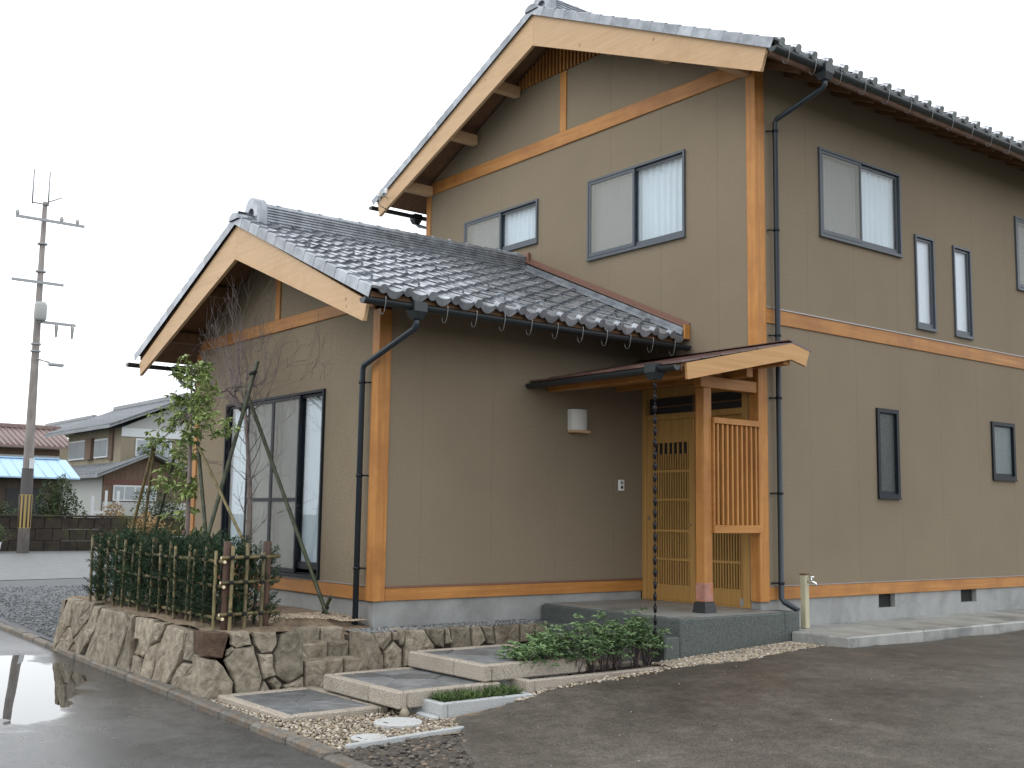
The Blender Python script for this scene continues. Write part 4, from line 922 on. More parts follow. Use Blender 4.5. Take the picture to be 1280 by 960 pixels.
# planting bed surface
def bed_z(x, y):
    z = -.15-.02*max(0, (y+5.0))
    if x > -2.1: z -= .03*(x+2.1)/.7
    return z+.012*math.sin(x*7)*math.sin(y*6)
mb = MB(); v = []; nx, ny = 44, 26
for i in range(nx+1):
    for j in range(ny+1):
        x = -5.75+i/nx*4.3; y = -5.52+j/ny*1.80; zz = bed_z(x, y)-.03*(j == 0)-.03*(i == nx)
        if x > -2.02 and -4.74 < y < -4.06: zz = min(zz, -.26 if x < -1.80 else -.6)
        if y > -4.12: zz = float(np.interp(x, [-2.5, -1.85, -1.7], [zz, -.25, -.31])) if x > -2.5 else zz
        v.append((x, y, zz))
mb.add(v, [(i*(ny+1)+j, (i+1)*(ny+1)+j, (i+1)*(ny+1)+j+1, i*(ny+1)+j+1) for i in range(nx) for j in range(ny)], True)
mb.build('planting_bed', 'bed_soil', kind='structure')
mb = MB(); mb.add([(-1.8, -4.06, -.262), (-1.42, -4.06, -.272), (-1.42, -1.8, -.285), (-1.8, -1.8, -.275)], [(0, 1, 2, 3)]); mb.build('gravel_strip', 'yard_gravel', kind='structure')

# ------------------------------------------------------------------ pebbles
def icosa():
    t = (1+5**.5)/2
    v = np.array([(-1, t, 0), (1, t, 0), (-1, -t, 0), (1, -t, 0), (0, -1, t), (0, 1, t), (0, -1, -t), (0, 1, -t), (t, 0, -1), (t, 0, 1), (-t, 0, -1), (-t, 0, 1)], float); v /= np.linalg.norm(v[0])
    f = np.array([(0, 11, 5), (0, 5, 1), (0, 1, 7), (0, 7, 10), (0, 10, 11), (1, 5, 9), (5, 11, 4), (11, 10, 2), (10, 7, 6), (7, 1, 8), (3, 9, 4), (3, 4, 2), (3, 2, 6), (3, 6, 8), (3, 8, 9), (4, 9, 5), (2, 4, 11), (6, 2, 10), (8, 6, 7), (9, 8, 1)])
    return v, f
IV, IF = icosa()
def np_mesh(name, V, F, mat, parent=None, colors=None, smooth=True, **kw):
    me = bpy.data.meshes.new(name); nf = len(F); k = F.shape[1]
    me.vertices.add(len(V)); me.vertices.foreach_set('co', V.astype(np.float32).ravel())
    me.loops.add(nf*k); me.loops.foreach_set('vertex_index', F.astype(np.int32).ravel())
    me.polygons.add(nf); me.polygons.foreach_set('loop_start', np.arange(0, nf*k, k, dtype=np.int32)); me.polygons.foreach_set('loop_total', np.full(nf, k, dtype=np.int32))
    me.polygons.foreach_set('use_smooth', np.full(nf, smooth)); me.update(calc_edges=True)
    if colors is not None:
        ca = me.color_attributes.new('tone', 'FLOAT_COLOR', 'POINT'); ca.data.foreach_set('color', np.c_[colors, np.ones(len(V))].astype(np.float32).ravel())
    me.materials.append(MATS[mat]); me.validate()
    return obj(name, me, parent, kw.pop('mw', None), **kw)
m_, nt, n, l, b = newmat('pebble'); at = n.new('ShaderNodeAttribute'); at.attribute_name = 'tone'; l.new(at.outputs['Color'], b.inputs['Base Color']); b.inputs['Roughness'].default_value = .6
def pebbles(name, pts, size, palette, label, cat='pebbles'):
    n_ = len(pts); s = rng.uniform(size[0], size[1], (n_, 1, 1))*np.stack([rng.uniform(.8, 1.3, n_), rng.uniform(.8, 1.2, n_), rng.uniform(.5, .8, n_)], 1)[:, None, :]
    a = rng.uniform(0, 6.28, n_); V = IV[None]*s; c, sn = np.cos(a)[:, None], np.sin(a)[:, None]
    V = np.stack([V[..., 0]*c-V[..., 1]*sn, V[..., 0]*sn+V[..., 1]*c, V[..., 2]], -1)+np.array(pts)[:, None, :]
    F = IF[None]+(np.arange(n_)*12)[:, None, None]
    pal = np.array(palette); cc = pal[rng.integers(0, len(pal), n_)]*rng.uniform(.75, 1.2, (n_, 1))
    return np_mesh(name, V.reshape(-1, 3), F.reshape(-1, 3), 'pebble', colors=np.repeat(cc, 12, 0), kind='stuff', label=label, cat=cat)
PAL = [(.30, .25, .18), (.38, .33, .26), (.22, .18, .13), (.44, .40, .34), (.15, .125, .1), (.33, .26, .17)]
pts = []
while len(pts) < 8500:
    x = random.uniform(-1.3, 1.04); y = random.uniform(-5.76, -3.6)
    if x > 1.05-.09*(y+5.7)/1.1: continue
    pts.append((x, y, -.722+.018*math.sin(x*4+y*3)*.4+max(0, (y+4.3)*.07)+random.uniform(-.004, .006)))
pebbles('pebbles', pts, (.008, .0155), PAL, 'small tan and white pebbles spread between the stone steps and the kerb')
pts = []
while len(pts) < 4200:
    y = random.uniform(-1.95, .09); t = random.random()
    x0 = .325 if y > -1.78 else .30; x1 = xleft(y)+.04+random.uniform(-.06, .05)
    pts.append((x0+(x1-x0)*t, y, drive_z(y)-.012+random.uniform(-.004, .008)))
for _ in range(420):
    y = random.uniform(-3.8, -1.8); pts.append((xleft(y)-.02+random.gauss(0, .035), y, drive_z(y)-.005+random.uniform(-.004, .006)))
pebbles('pebbles', pts, (.008, .017), PAL, 'tan pebbles laid in a strip along the foot of the dark porch')
mb = MB(); v = []
for y in np.linspace(-4.6, .1, 40):
    v += [(.28, y, drive_z(y)-.03), (xleft(y)+.05, y, drive_z(y)-.03)]
mb.add(v, [(2*i, 2*i+1, 2*i+3, 2*i+2) for i in range(39)], True); mb.build('pebble_strip', 'bed_soil', kind='structure')
pts = [(random.uniform(-2.6, -1.85), random.uniform(-4.9, -3.76), 0) for _ in range(1500)]
pts = [(x, y, bed_z(x, y)+.003) for x, y, _ in pts if not (x > -2.02 and -4.74 < y < -4.06)]
pebbles('pebbles', pts, (.009, .017), [(.34, .27, .19), (.42, .34, .25), (.26, .2, .14)], 'pale brown gravel scattered on the bed below the tall window')
pts = [(random.uniform(-1.79, -1.43), random.uniform(-4.05, -1.8), -.265+random.uniform(-.004, .008)) for _ in range(1300)]
pebbles('pebbles', pts, (.010, .02), [(.14, .15, .16), (.2, .21, .215), (.1, .105, .11), (.26, .26, .25)], 'dark grey gravel filling the strip on top of the stone wall')
pts = []
for _ in range(9000):
    d = random.random()**1.6*10; x = -5.95-d; y = random.uniform(kerb_y(x)+.03, kerb_y(x)+.03+2.2+d*.5); pts.append((x, y, -.68+random.uniform(-.003, .008)))
pebbles('pebbles', pts, (.009, .021), [(.10, .108, .118), (.14, .15, .16), (.075, .08, .088), (.19, .195, .2)], 'grey crushed stone lying loose in the yard left of the bed')
pts = [(random.uniform(1.02, 2.6), random.uniform(-5.8, -4.6)) for _ in range(800)]
pts = [p for p in pts if p[0] < xleft(p[1])+.03]
pts = [(x, y, -.725+min(1, max(0, (x-1.02)/.5))*(drive_z(y)-.028+.735)-.01+random.uniform(0, .012)) for x, y in pts]
pebbles('rubble_chips', pts, (.006, .024), [(.08, .07, .06), (.13, .11, .09), (.05, .045, .04), (.16, .12, .085)], 'dark broken chips on the bare ground beside the white edging', 'rubble')
pts = [(random.uniform(.7, 8), random.uniform(-5.7, -.4)) for _ in range(110)]
pts = [(x, y, drive_z(y)+.006) for x, y in pts if x > xleft(y)+.05]
pebbles('stray_stones', pts, (.002, .007), [(.4, .37, .32), (.3, .27, .23), (.2, .18, .15)], 'a few stray pale stones on the driveway asphalt', 'stones')

# ------------------------------------------------------------------ stone steps of slate in granite borders
def voronoi_cells(x0, x1, y0, y1, n_, seed, gap=.012):
    r = random.Random(seed); S = []
    tries = 0
    while len(S) < n_ and tries < 5000:
        tries += 1; p = (r.uniform(x0, x1), r.uniform(y0, y1))
        if all(math.hypot(p[0]-q[0], p[1]-q[1]) > .8*math.sqrt((x1-x0)*(y1-y0)/n_) for q in S): S.append(p)
    cells = []
    for i, s in enumerate(S):
        poly = [(x0, y0), (x1, y0), (x1, y1), (x0, y1)]
        for j, q in enumerate(S):
            if i == j: continue
            mx_, my = (s[0]+q[0])/2, (s[1]+q[1])/2; nx_, ny_ = q[0]-s[0], q[1]-s[1]; L = math.hypot(nx_, ny_); nx_ /= L; ny_ /= L
            mx_ -= nx_*gap/2; my -= ny_*gap/2; new = []
            for k in range(len(poly)):
                a, b2 = poly[k], poly[(k+1) % len(poly)]
                da = (a[0]-mx_)*nx_+(a[1]-my)*ny_; db = (b2[0]-mx_)*nx_+(b2[1]-my)*ny_
                if da <= 0: new.append(a)
                if da*db < 0: t = da/(da-db); new.append((a[0]+(b2[0]-a[0])*t, a[1]+(b2[1]-a[1])*t))
            poly = new
            if len(poly) < 3: break
        if len(poly) >= 3: cells.append(poly)
    return cells
def step_slab(name, x0, x1, y0, y1, zt, h, label, seed, ang=0):
    t = thing(name, ((x0+x1)/2, (y0+y1)/2, zt-h), label, 'stone step', 'paved steps leading to the porch')
    bw = .085
    for bx in ((x0, x1, y0, y0+bw), (x0, x1, y1-bw, y1), (x0, x0+bw, y0+bw+.003, y1-bw-.003), (x1-bw, x1, y0+bw+.003, y1-bw-.003)):
        if bx[1]-bx[0] > .5:
            mid_ = bx[0]+(bx[1]-bx[0])*.62
            one('border_stone', 'granite', t, (bx[0], mid_-.002, bx[2], bx[3], zt-h, zt), c=.012); one('border_stone', 'granite', t, (mid_+.002, bx[1], bx[2], bx[3], zt-h, zt-.001), c=.012)
        else: one('border_stone', 'granite', t, (bx[0], bx[1], bx[2], bx[3], zt-h, zt), c=.012)
    one('mortar_bed', 'mortar', t, (x0+bw-.01, x1-bw+.01, y0+bw-.01, y1-bw+.01, zt-h+.01, zt-.016))
    for poly in voronoi_cells(x0+bw+.004, x1-bw-.004, y0+bw+.004, y1-bw-.004, 9, seed):
        cx = sum(p[0] for p in poly)/len(poly); cy = sum(p[1] for p in poly)/len(poly); mb = MB(); dz = random.uniform(-.003, .003)
        n_ = len(poly); v = [(a, b2, zt-.02) for a, b2 in poly]+[(a, b2, zt-.011+dz) for a, b2 in poly]+[(cx+(a-cx)*.95, cy+(b2-cy)*.95, zt-.007+dz) for a, b2 in poly]
        mb.add(v, [(i, (i+1) % n_, n_+(i+1) % n_, n_+i) for i in range(n_)]+[(n_+i, n_+(i+1) % n_, 2*n_+(i+1) % n_, 2*n_+i) for i in range(n_)]+[tuple(range(2*n_, 3*n_))])
        mb.build('flagstone', 'slate', t)
    return t
step_slab('stone_step', -1.26, .0, -5.58, -4.66, -.678, .09, 'lowest slate paved step in a granite border, next to the kerb', 3)
s2 = step_slab('stone_step', -.92, .30, -4.76, -3.74, -.527, .135, 'middle slate paved step in a granite border, overhanging the lowest one', 8)
s3 = step_slab('stone_step', -.90, .27, -3.90, -2.75, -.382, .14, 'top slate paved step in a granite border, behind the shrubs', 15)
one('support_block', 'concrete', s2, (-.8, .2, -4.55, -3.9, -.80, -.663)); one('support_block', 'concrete', s3, (-.8, .2, -3.7, -2.9, -.8, -.523))
pb2 = MB(); v = IV*np.array([.045, .04, .05])+np.array([.33, -4.72, -.685]); pb2.add([tuple(p) for p in v], [tuple(f) for f in IF], True)
pb2.build('cobble', 'field_stone', label='rounded cobble standing between the middle step and the white planter', cat='stone')
# planters
def planter(x0, x1, y0, y1, zt, h, w, mat, label, soil):
    t = thing('planter', ((x0+x1)/2, (y0+y1)/2, zt-h), label, 'planter')
    one('side', mat, t, (x0, x1, y0, y0+w, zt-h, zt), c=.008); one('side', mat, t, (x0, x1, y1-w, y1, zt-h, zt), c=.008)
    one('side', mat, t, (x0, x0+w, y0+w+.002, y1-w-.002, zt-h, zt), c=.008); one('side', mat, t, (x1-w, x1, y0+w+.002, y1-w-.002, zt-h, zt), c=.008)
    one('soil', soil, t, (x0+w-.01, x1-w+.01, y0+w-.01, y1-w+.01, zt-h+.01, zt-.035)); return t
planter(.135, .565, -4.53, -3.60, -.598, .22, .06, 'white_granite', 'white granite planter box holding dwarf grass', 'dark_soil')
planter(-.03, .455, -3.575, -1.80, -.512, .22, .075, 'granite', 'long tan granite planter box full of leafy shrubs', 'dark_soil')
one('edging', 'white_granite', None, (.955, 1.0, -5.66, -4.6, -.78, -.70), c=.006)
eo = bpy.data.objects['edging']; tag(eo, 'thin white stone edging along the pebbles by the broken ground', 'edging'); eo.rotation_euler.z = R(5.5); eo.location.x += .03
one('base_stone', 'white_granite', None, (.30, .56, -4.60, -4.54, -.80, -.69), c=.01); tag(bpy.data.objects['base_stone'], 'grey stone footing at the end of the white planter', 'stone')
for (x, y, r, z, lb) in ((.52, -4.90, .185, -.700, 'round white concrete inspection cover set among the pebbles'), (.86, -5.36, .13, -.712, 'white concrete cover half buried in pebbles beside the edging')):
    t = thing('inspection_cover', (x, y, z-.04), lb, 'manhole cover')
    MB().lathe([(r, -.04), (r, -.004), (r-.006, 0), (r-.03, 0), (r-.034, -.004), (r-.04, 0), (.03, .002)], (x, y, z), 28, False).build('lid', 'cover_concrete', t)
    one('lift_slot', 'vent_dark', t, (x-.03, x+.03, y-r*.6-.006, y-r*.6+.006, z+.0005, z+.0022))

# ------------------------------------------------------------------ plants
def leaf_mesh(centers, dirs, L, Wd, curl=.25, droop=0.):
    """one quad-pair leaf a centre; dirs: pointing direction; arrays"""
    n_ = len(centers); C = np.array(centers); D = np.array(dirs, float); D /= np.linalg.norm(D, axis=1)[:, None]+1e-9
    up_ = rng.normal(0, .45, (n_, 3))+np.array([0, 0, 1]); S = np.cross(D, up_); S /= np.linalg.norm(S, axis=1)[:, None]+1e-9
    N = np.cross(S, D); L = (L*rng.uniform(.7, 1.25, n_))[:, None]; Wd = (Wd*rng.uniform(.75, 1.2, n_))[:, None]
    b0 = C; tip = C+D*L-N*L*droop; ml = C+D*L*.5+S*Wd*.5+N*Wd*curl; mr = C+D*L*.5-S*Wd*.5+N*Wd*curl; mm = C+D*L*.52
    V = np.stack([b0, mr, tip, ml, mm], 1).reshape(-1, 3); o = (np.arange(n_)*5)[:, None]
    F = np.concatenate([o+np.array([[0, 1, 4]]), o+np.array([[1, 2, 4]]), o+np.array([[4, 2, 3]]), o+np.array([[0, 4, 3]])], 0)
    return V, F
# bamboo fence
FX, FY, FZ = -1.66, -5.40, -.17
fence = thing('bamboo_fence', (-3, -5.4, -.17), 'low bamboo lattice fence tied with black twine on the stone wall', 'fence')
def pole(parent, name, p, q, r, mat, knots=True, cut=True):
    p, q = Vector(p), Vector(q); L = (q-p).length; pts = []; rad = []
    k = max(2, int(L/.17)); 
    for i in range(k+1):
        c = p+(q-p)*i/k; pts.append(c); rad.append(r)
        if knots and i < k:
            d = (q-p).normalized(); pts += [c+d*.012, c+d*.018]; rad += [r*1.12, r]
    mb = MB(); mb.tube(pts, rad, 8); o = mb.build(name, mat, parent)
    return o
pole(fence, 'post', (FX+.03, FY+.02, FZ-.1), (FX+.03, FY+.02, .60), .036, 'burnt_post', False)
pole(fence, 'post', (FX+.05, -5.00, FZ-.1), (FX+.05, -5.00, .60), .04, 'burnt_post', False)
pole(fence, 'post', (-5.1, FY+.05, FZ-.1), (-5.1, FY+.05, .60), .036, 'burnt_post', False)
pole(fence, 'post', (-3.4, FY+.04, FZ-.1), (-3.4, FY+.04, .58), .036, 'burnt_post', False)
RZ = (.455, .235, -.045)
for z in RZ:
    o = pole(fence, 'rail', (FX+.085, FY-.055, z), (FX+.075, -4.88, z+.01), .016, 'bamboo')
    MB().tube([(FX+.085, FY-.056, z), (FX+.085, FY-.060, z)], .0135, 8).build('cut_end', 'bamboo_cut', o)
    o = pole(fence, 'rail', (FX+.10, FY-.03, z-.035), (-5.2, FY-.02, z-.03), .017, 'bamboo')
    MB().tube([(FX+.101, FY-.03, z-.035), (FX+.106, FY-.03, z-.035)], .015, 8).build('cut_end', 'bamboo_cut', o)
k = 0; x = FX-.02
while x > -5.1:
    side = -.035 if k % 2 else -.06
    lean = random.uniform(-.03, .03)
    pole(fence, 'picket', (x+lean, FY+side, FZ-.05), (x-lean*.5, FY+side, .55+random.uniform(-.05, .05)), .0165, 'bamboo')
    for z in RZ: MB().tube([(x, FY+side*.8, z-.05), (x, FY+side*.8, z-.015)], .024, 6).build('knot', 'palm_twine', fence)
    x -= random.choice((.18, .2, .28, .33)); k += 1
for y in (-5.36, -5.22, -5.06):
    pole(fence, 'picket', (FX+.10, y, FZ-.06), (FX+.09, y+.01, .53+random.uniform(-.03, .06)), .018, 'bamboo' if y != -5.22 else 'bamboo')
    for z in RZ: MB().tube([(FX+.095, y, z-.012), (FX+.095, y, z+.02)], .026, 6).build('knot', 'palm_twine', fence)
# conifer hedge plants behind the fence
def conifer(x, y, zb, h, rad, n_, label):
    t = thing('hedge_shrub', (x, y, zb), label, 'shrub', 'clipped conifers planted behind the bamboo fence')
    mb = MB(); mb.tube([(x, y, zb-.05), (x+.02, y, zb+h*.5), (x, y, zb+h*.85)], [.018, .014, .005], 6); mb.build('stem', 'twig', t)
    C = []; D = []
    nb = int(n_/26)
    for i in range(nb):
        tz = random.random(); a = random.uniform(0, 6.283); rr = rad*(1-.35*tz)*random.uniform(.25, 1.0)**.5
        p = np.array([x+rr*math.cos(a), y+rr*math.sin(a), zb+.03+h*tz]); d = np.array([math.cos(a), math.sin(a), random.uniform(.3, 1.4)]); d /= np.linalg.norm(d)
        for j in range(26):
            s = j/26*.14; C.append(p+d*s); D.append(d+rng.normal(0, .65, 3))
    V, F = leaf_mesh(C, D, .034, .010); np_mesh('foliage', V, F, 'needles', t, smooth=False)
x = -1.95; k = 0
while x > -5.05:
    conifer(x+random.uniform(-.04, .04), FY+.125+random.uniform(-.03, .04), -.17, random.uniform(.66, .76), .25, 5600, 'dark green hedge conifer right behind the dark corner post of the bamboo fence' if k == 0 else ('dark green conifer ending the clipped hedge beside the gravel yard' if x-.29 <= -5.05 else 'dark green conifer within the clipped hedge behind the bamboo fence')); x -= .29; k += 1
conifer(-1.80, -5.26, -.17, .66, .2, 4600, 'dark conifer filling the fence corner beside the withered leaves')
conifer(-1.79, -5.02, -.17, .64, .19, 4200, 'small dark conifer at the open end of the bamboo fence beside the window')
# withered leaves inside the fence corner
lv = thing('withered_shrub', (-1.78, -5.2, -.17), 'small shrub with withered orange leaves inside the fence corner', 'shrub')
C = [(-1.76+random.uniform(-.06, .06), -5.2+random.uniform(-.16, .16), random.uniform(.1, .42)) for _ in range(46)]; D = rng.normal(0, 1, (46, 3))+np.array([.3, 0, -.6])
V, F = leaf_mesh(C, D, .07, .035); np_mesh('leaves', V, F, 'orange_leaf', lv, smooth=False)
MB().tube([(-1.8, -5.2, -.2), (-1.78, -5.18, .1), (-1.75, -5.2, .4)], [.008, .006, .003], 5).build('stem', 'twig', lv)

# bare deciduous tree
def grow(mb, p, d, L, r, depth, spread, twigs, bias=Vector((0, 0, .12)), minr=.0016):
    seg = max(2, int(L/.09)); pts = [p.copy()]; rad = [r]; dd = d.normalized()
    for i in range(seg):
        dd = (dd+Vector((random.gauss(-.012, .07), random.gauss(-.01, .06), random.gauss(0, .05)))+bias*.12).normalized()
        q_ = pts[-1]+dd*(L/seg)
        if q_.z > 2.25:                                   # the crown spreads under the verge of the roof
            q_.y = min(max(q_.y, -4.25), -4.0); q_.z = min(q_.z, roof_wing(q_.x)-.22+random.uniform(-.06, 0))
        pts.append(q_); rad.append(max(minr, r*(1-.55*(i+1)/seg)))
    mb.tube(pts, rad, 6 if r > .012 else 4, cap=False)
    if depth <= 0: return
    nchild = twigs[depth-1] if depth-1 < len(twigs) else 3
    for c in range(nchild):
        t = random.uniform(.3, 1.0) if c else 1.0
        q = pts[min(seg, int(t*seg))]; ax = dd.orthogonal().normalized(); ax = Matrix.Rotation(random.uniform(0, 6.283), 3, dd) @ ax
        nd = (dd+ax*random.uniform(.35, 1.0)*spread).normalized()
        grow(mb, q, nd, L*random.uniform(.55, .85), max(minr, rad[min(seg, int(t*seg))]*random.uniform(.5, .75)), depth-1, spread, twigs, bias, minr)
random.seed(21)
TX, TY = -3.53, -4.30
bt = thing('bare_tree', (TX, TY, -.2), 'slender leafless tree with fine reddish twigs in front of the tall window', 'tree')
mb = MB(); mb.tube([(TX, TY, -.25), (TX+.02, TY+.01, .4), (TX-.02, TY+.02, 1.0), (TX-.14, TY+.02, 1.6), (TX-.28, TY+.03, 2.08)], [.036, .033, .028, .023, .018], 8); mb.build('trunk', 'bark_grey', bt)
mb = MB()
for (d, L, r) in (((-.8, .0, .9), .8, .013), ((-.5, .0, 1), .75, .013), ((-.15, .05, 1), .6, .011), ((-1.2, -.1, .8), .85, .011), ((1.0, .05, .72), .62, .008), ((-.65, -.12, 1), .8, .013), ((-1.0, .0, .85), .85, .012), ((-1.4, .0, .7), .8, .010), ((.5, .05, .9), .5, .008)):
    grow(mb, Vector((TX-.26, TY+.03, 2.0+random.uniform(-.12, .08))), Vector(d), L*1.05, r, 4, .95, [2, 3, 3, 3], bias=Vector((0, 0, .02)), minr=.0017)
for (z, d, L) in ((.55, (.7, .2, .6), .4), (.75, (-.6, .1, .6), .36), (.95, (.8, 0, .6), .45), (1.2, (-.7, -.1, .5), .4), (1.3, (.8, .1, .6), .6), (1.5, (.9, 0, .45), .66), (1.6, (-.8, .1, .4), .5), (1.7, (.85, -.1, .6), .7), (.4, (.5, -.2, .5), .3), (1.1, (.8, .1, .8), .45)):
    grow(mb, Vector((TX-.09*z, TY+.01, z)), Vector(d), L, .0055, 2, .8, [3, 3], minr=.0017)
mb.build('branches', 'twig', bt)
# leafy evergreen tree tied to stakes
random.seed(33)
gt = thing('leafy_tree', (-3.6, -4.95, -.2), 'slim evergreen tree with light green leaf clusters left of the tall window', 'tree')
tr = [(-3.6, -4.95, -.25), (-3.62, -4.95, .6), (-3.66, -4.94, 1.3), (-3.72, -4.93, 1.9), (-3.78, -4.92, 2.4)]
MB().tube(tr, [.03, .027, .022, .016, .008], 8).build('trunk', 'bark_grey', gt)
mb = MB(); C = []; D = []
clusters = [(-3.59, -4.9, 2.32, .17, 170), (-3.80, -4.92, 2.42, .14, 110), (-3.97, -4.9, 2.08, .18, 150), (-3.45, -4.92, 2.06, .15, 110), (-3.50, -4.9, 1.88, .15, 110), (-4.33, -4.9, 1.82, .17, 110), (-4.08, -4.9, 1.88, .14, 80), (-2.98, -4.9, 1.76, .14, 60), (-3.22, -4.9, 1.86, .11, 40), (-3.72, -4.92, 1.70, .17, 130), (-4.76, -4.9, 1.62, .12, 60), (-4.5, -4.9, 1.7, .09, 26), (-3.95, -4.92, 1.48, .17, 120), (-3.97, -4.95, 1.17, .16, 110), (-3.62, -4.95, 1.06, .15, 90), (-3.80, -4.95, .88, .12, 60), (-3.35, -4.95, .52, .12, 50), (-4.3, -4.95, 1.22, .08, 24)]
for (x, y, z, rr, n_) in clusters:
    zt = max(.3, min(2.2, z-.25)); k = min(3, max(0, int(zt/.6))); b0 = Vector(tr[k+1])
    mb.tube([b0, (b0+Vector((x, y, z)))/2+Vector((0, 0, .04)), (x, y, z)], [.008, .006, .003], 5)
    for _ in range(max(4, n_//6)):
        q = np.array([x, y, z])+rng.normal(0, rr*.6, 3)*np.array([1, 1, .9])
        for j in range(9):
            d = rng.normal(0, 1, 3)*np.array([1, 1, .5])+np.array([0, 0, -.25]); C.append(q); D.append(d)
mb.build('branches', 'bark_grey', gt)
V, F = leaf_mesh(C, D, .085, .032, droop=.15); np_mesh('foliage', V, F, 'tree_leaf', gt, smooth=False)

# support poles
def stake(p, q, r, mat, label):
    o = pole(None, 'support_pole', p, q, r, mat); tag(o, label, 'pole', 'poles staking the young trees')
stake((-3.46, -4.30, 2.52), (-3.10, -5.15, -.2), .023, 'green_bamboo', 'tallest green bamboo pole leaning against the leafless tree')
stake((-3.73, -4.30, 2.22), (-2.25, -3.96, -.25), .022, 'green_bamboo', 'dark green pole slanting across the tall window to a foot by the downpipe')
stake((-3.55, -4.90, 1.55), (-2.35, -4.62, .1), .017, 'bamboo', 'brown pole slanting from the leafy tree to the foot of the leafless tree')
stake((-3.62, -4.88, 1.60), (-3.0, -4.90, -.1), .021, 'green_bamboo', 'dark pole beside the leafy tree, nearest the tall window frame')
stake((-4.72, -4.95, 1.60), (-5.75, -4.95, -.15), .02, 'bamboo', 'brown pole leaning outward at the far end of the hedge')
stake((-4.95, -4.85, 1.62), (-5.35, -4.85, -.15), .018, 'bamboo', 'thin upright brown pole at the far end of the hedge')
stake((-4.22, -4.9, 1.46), (-4.95, -4.95, -.15), .017, 'green_bamboo', 'thin dark pole between the leafy tree and the far hedge end')
stake((-2.25, -3.96, .03), (-2.46, -3.98, -.25), .019, 'green_bamboo', 'short peg crossing the foot of the pole by the downpipe')
mb = MB(); mb.tube([(-2.40, -4.09, .0), (-2.27, -3.96, .03)], .012, 6)
for i, (p, s_) in enumerate((((-3.43, -4.37, 2.38), .06), ((-3.56, -4.40, 2.0), .09), ((-2.345, -3.975, -.1), .035))):
    o = MB().tube([(p[0]-s_, p[1], p[2]), (p[0]+s_, p[1]+.01, p[2]+.01)], .022, 6).build('twine_tie', 'palm_twine', label=('black twine binding at the top of the tallest bamboo pole', 'black twine binding the poles to the leafless trunk', 'black twine binding the peg to the pole foot')[i], cat='twine')

# planter shrubs
def shrub(x, y, zb, h, rad, n_, label):
    t = thing('planter_shrub', (x, y, zb), label, 'shrub', 'leafy shrubs in the long granite planter')
    mb = MB(); C = []; D = []
    for s in range(17):
        a = random.uniform(0, 6.283); e = Vector((x+rad*random.uniform(.2, .9)*math.cos(a), y+rad*random.uniform(.2, .9)*math.sin(a), zb+h*random.uniform(.42, 1)))
        b0 = Vector((x+random.uniform(-.03, .03), y+random.uniform(-.03, .03), zb-.03)); m2 = (b0+e)/2+Vector((0, 0, .03)); mb.tube([b0, m2, e], [.006, .005, .003], 5)
        for u in range(5):
            q = np.array(e)+rng.normal(0, .05, 3) if u else np.array(e)
            for j in range(max(4, n_//45)):
                aa = j*2.4+random.uniform(-.3, .3); C.append(q); D.append((math.cos(aa), math.sin(aa), random.uniform(-.25, .7)))
    mb.build('stems', 'twig', t)
    V, F = leaf_mesh(C, D, .058, .02, droop=.12); np_mesh('foliage', V, F, 'shrub_leaf', t, smooth=False)
random.seed(4)
for i in range(9):
    y = -3.40+i*.185
    shrub(.21+random.uniform(-.07, .07), y, -.545, .30+.14*min(1, i/4)+random.uniform(-.04, .05), .2, 420, 'low leafy shrub at the planter end beside the top stone step' if i == 0 else ('leafy shrub behind which the rain chain comes down to the porch step' if i == 8 else 'leafy green shrub among those filling the middle of the long granite planter'))
C = []; D = []
for _ in range(2600):
    y = random.uniform(-4.46, -3.68); x = random.uniform(.2, .5)
    if -4.1 < y < -3.95 and random.random() < .75: continue
    C.append((x, y, -.64+random.uniform(0, .02))); D.append((random.gauss(0, .6), random.gauss(0, .6), 1))
V, F = leaf_mesh(C, D, .10, .009, droop=.3); np_mesh('dwarf_grass', V, F, 'grass_leaf', kind='stuff', label='dwarf green grass tufts growing in the white planter box', cat='grass', smooth=False)

# ------------------------------------------------------------------ background
up_ = thing('utility_pole', (-33.07, 1.33, -.65), 'tall concrete utility pole with crossarms, transformer can and striped guard', 'utility pole')
PX, PY = -33.07, 1.2
MB().lathe([(.195, 0), (.17, 3), (.125, 7), (.08, 12.4)], (PX, PY, -.65), 14).build('shaft', 'pole_concrete', up_)
gd = MB().lathe([(.212, 0), (.212, 1.15)], (PX, PY, .2), 20, False).build('striped_guard', 'warning_yellow', up_)
for j in range(10):
    a = 2*math.pi*j/10; mb = MB(); c0 = (PX+.212*math.cos(a), PY+.212*math.sin(a))
    mb.tube([(c0[0], c0[1], .22), (c0[0], c0[1], 1.33)], .03, 4); mb.build('stripe', 'warning_black', gd)
MB().lathe([(.2, 0), (.193, .9)], (PX, PY, 1.36), 16, False).build('dark_band', 'pole_dark', up_)
one('number_plate', 'far_white', up_, (PX+.2, PX+.235, PY-.02, PY+.14, 2.25, 2.6))
def arm(z, y0, y1, name='crossarm'):
    o = one(name, 'steel', up_, (PX+.16, PX+.24, y0, y1, z-.045, z+.045))
    return o
a1 = arm(11.05, .2, 2.55); a2 = arm(8.8, .2, 1.95); a3 = arm(7.4, 1.2, 2.45)
for (o, ys_) in ((a1, (.25, 1.75, 2.3)), (a3, (1.8, 2.35))):
    for y in ys_: MB().lathe([(.03, -.12 if o is a1 else -.35), (.06, -.03), (.075, .02), (.05, .12)], (PX+.2, y, (11.15 if o is a1 else 7.25)), 8).build('insulator', 'far_grey', o)
for y in (.74, 1.28): MB().tube([(PX+.1, y, 11.6), (PX+.1, y, 12.85)], .03, 6).build('top_rod', 'steel', up_)
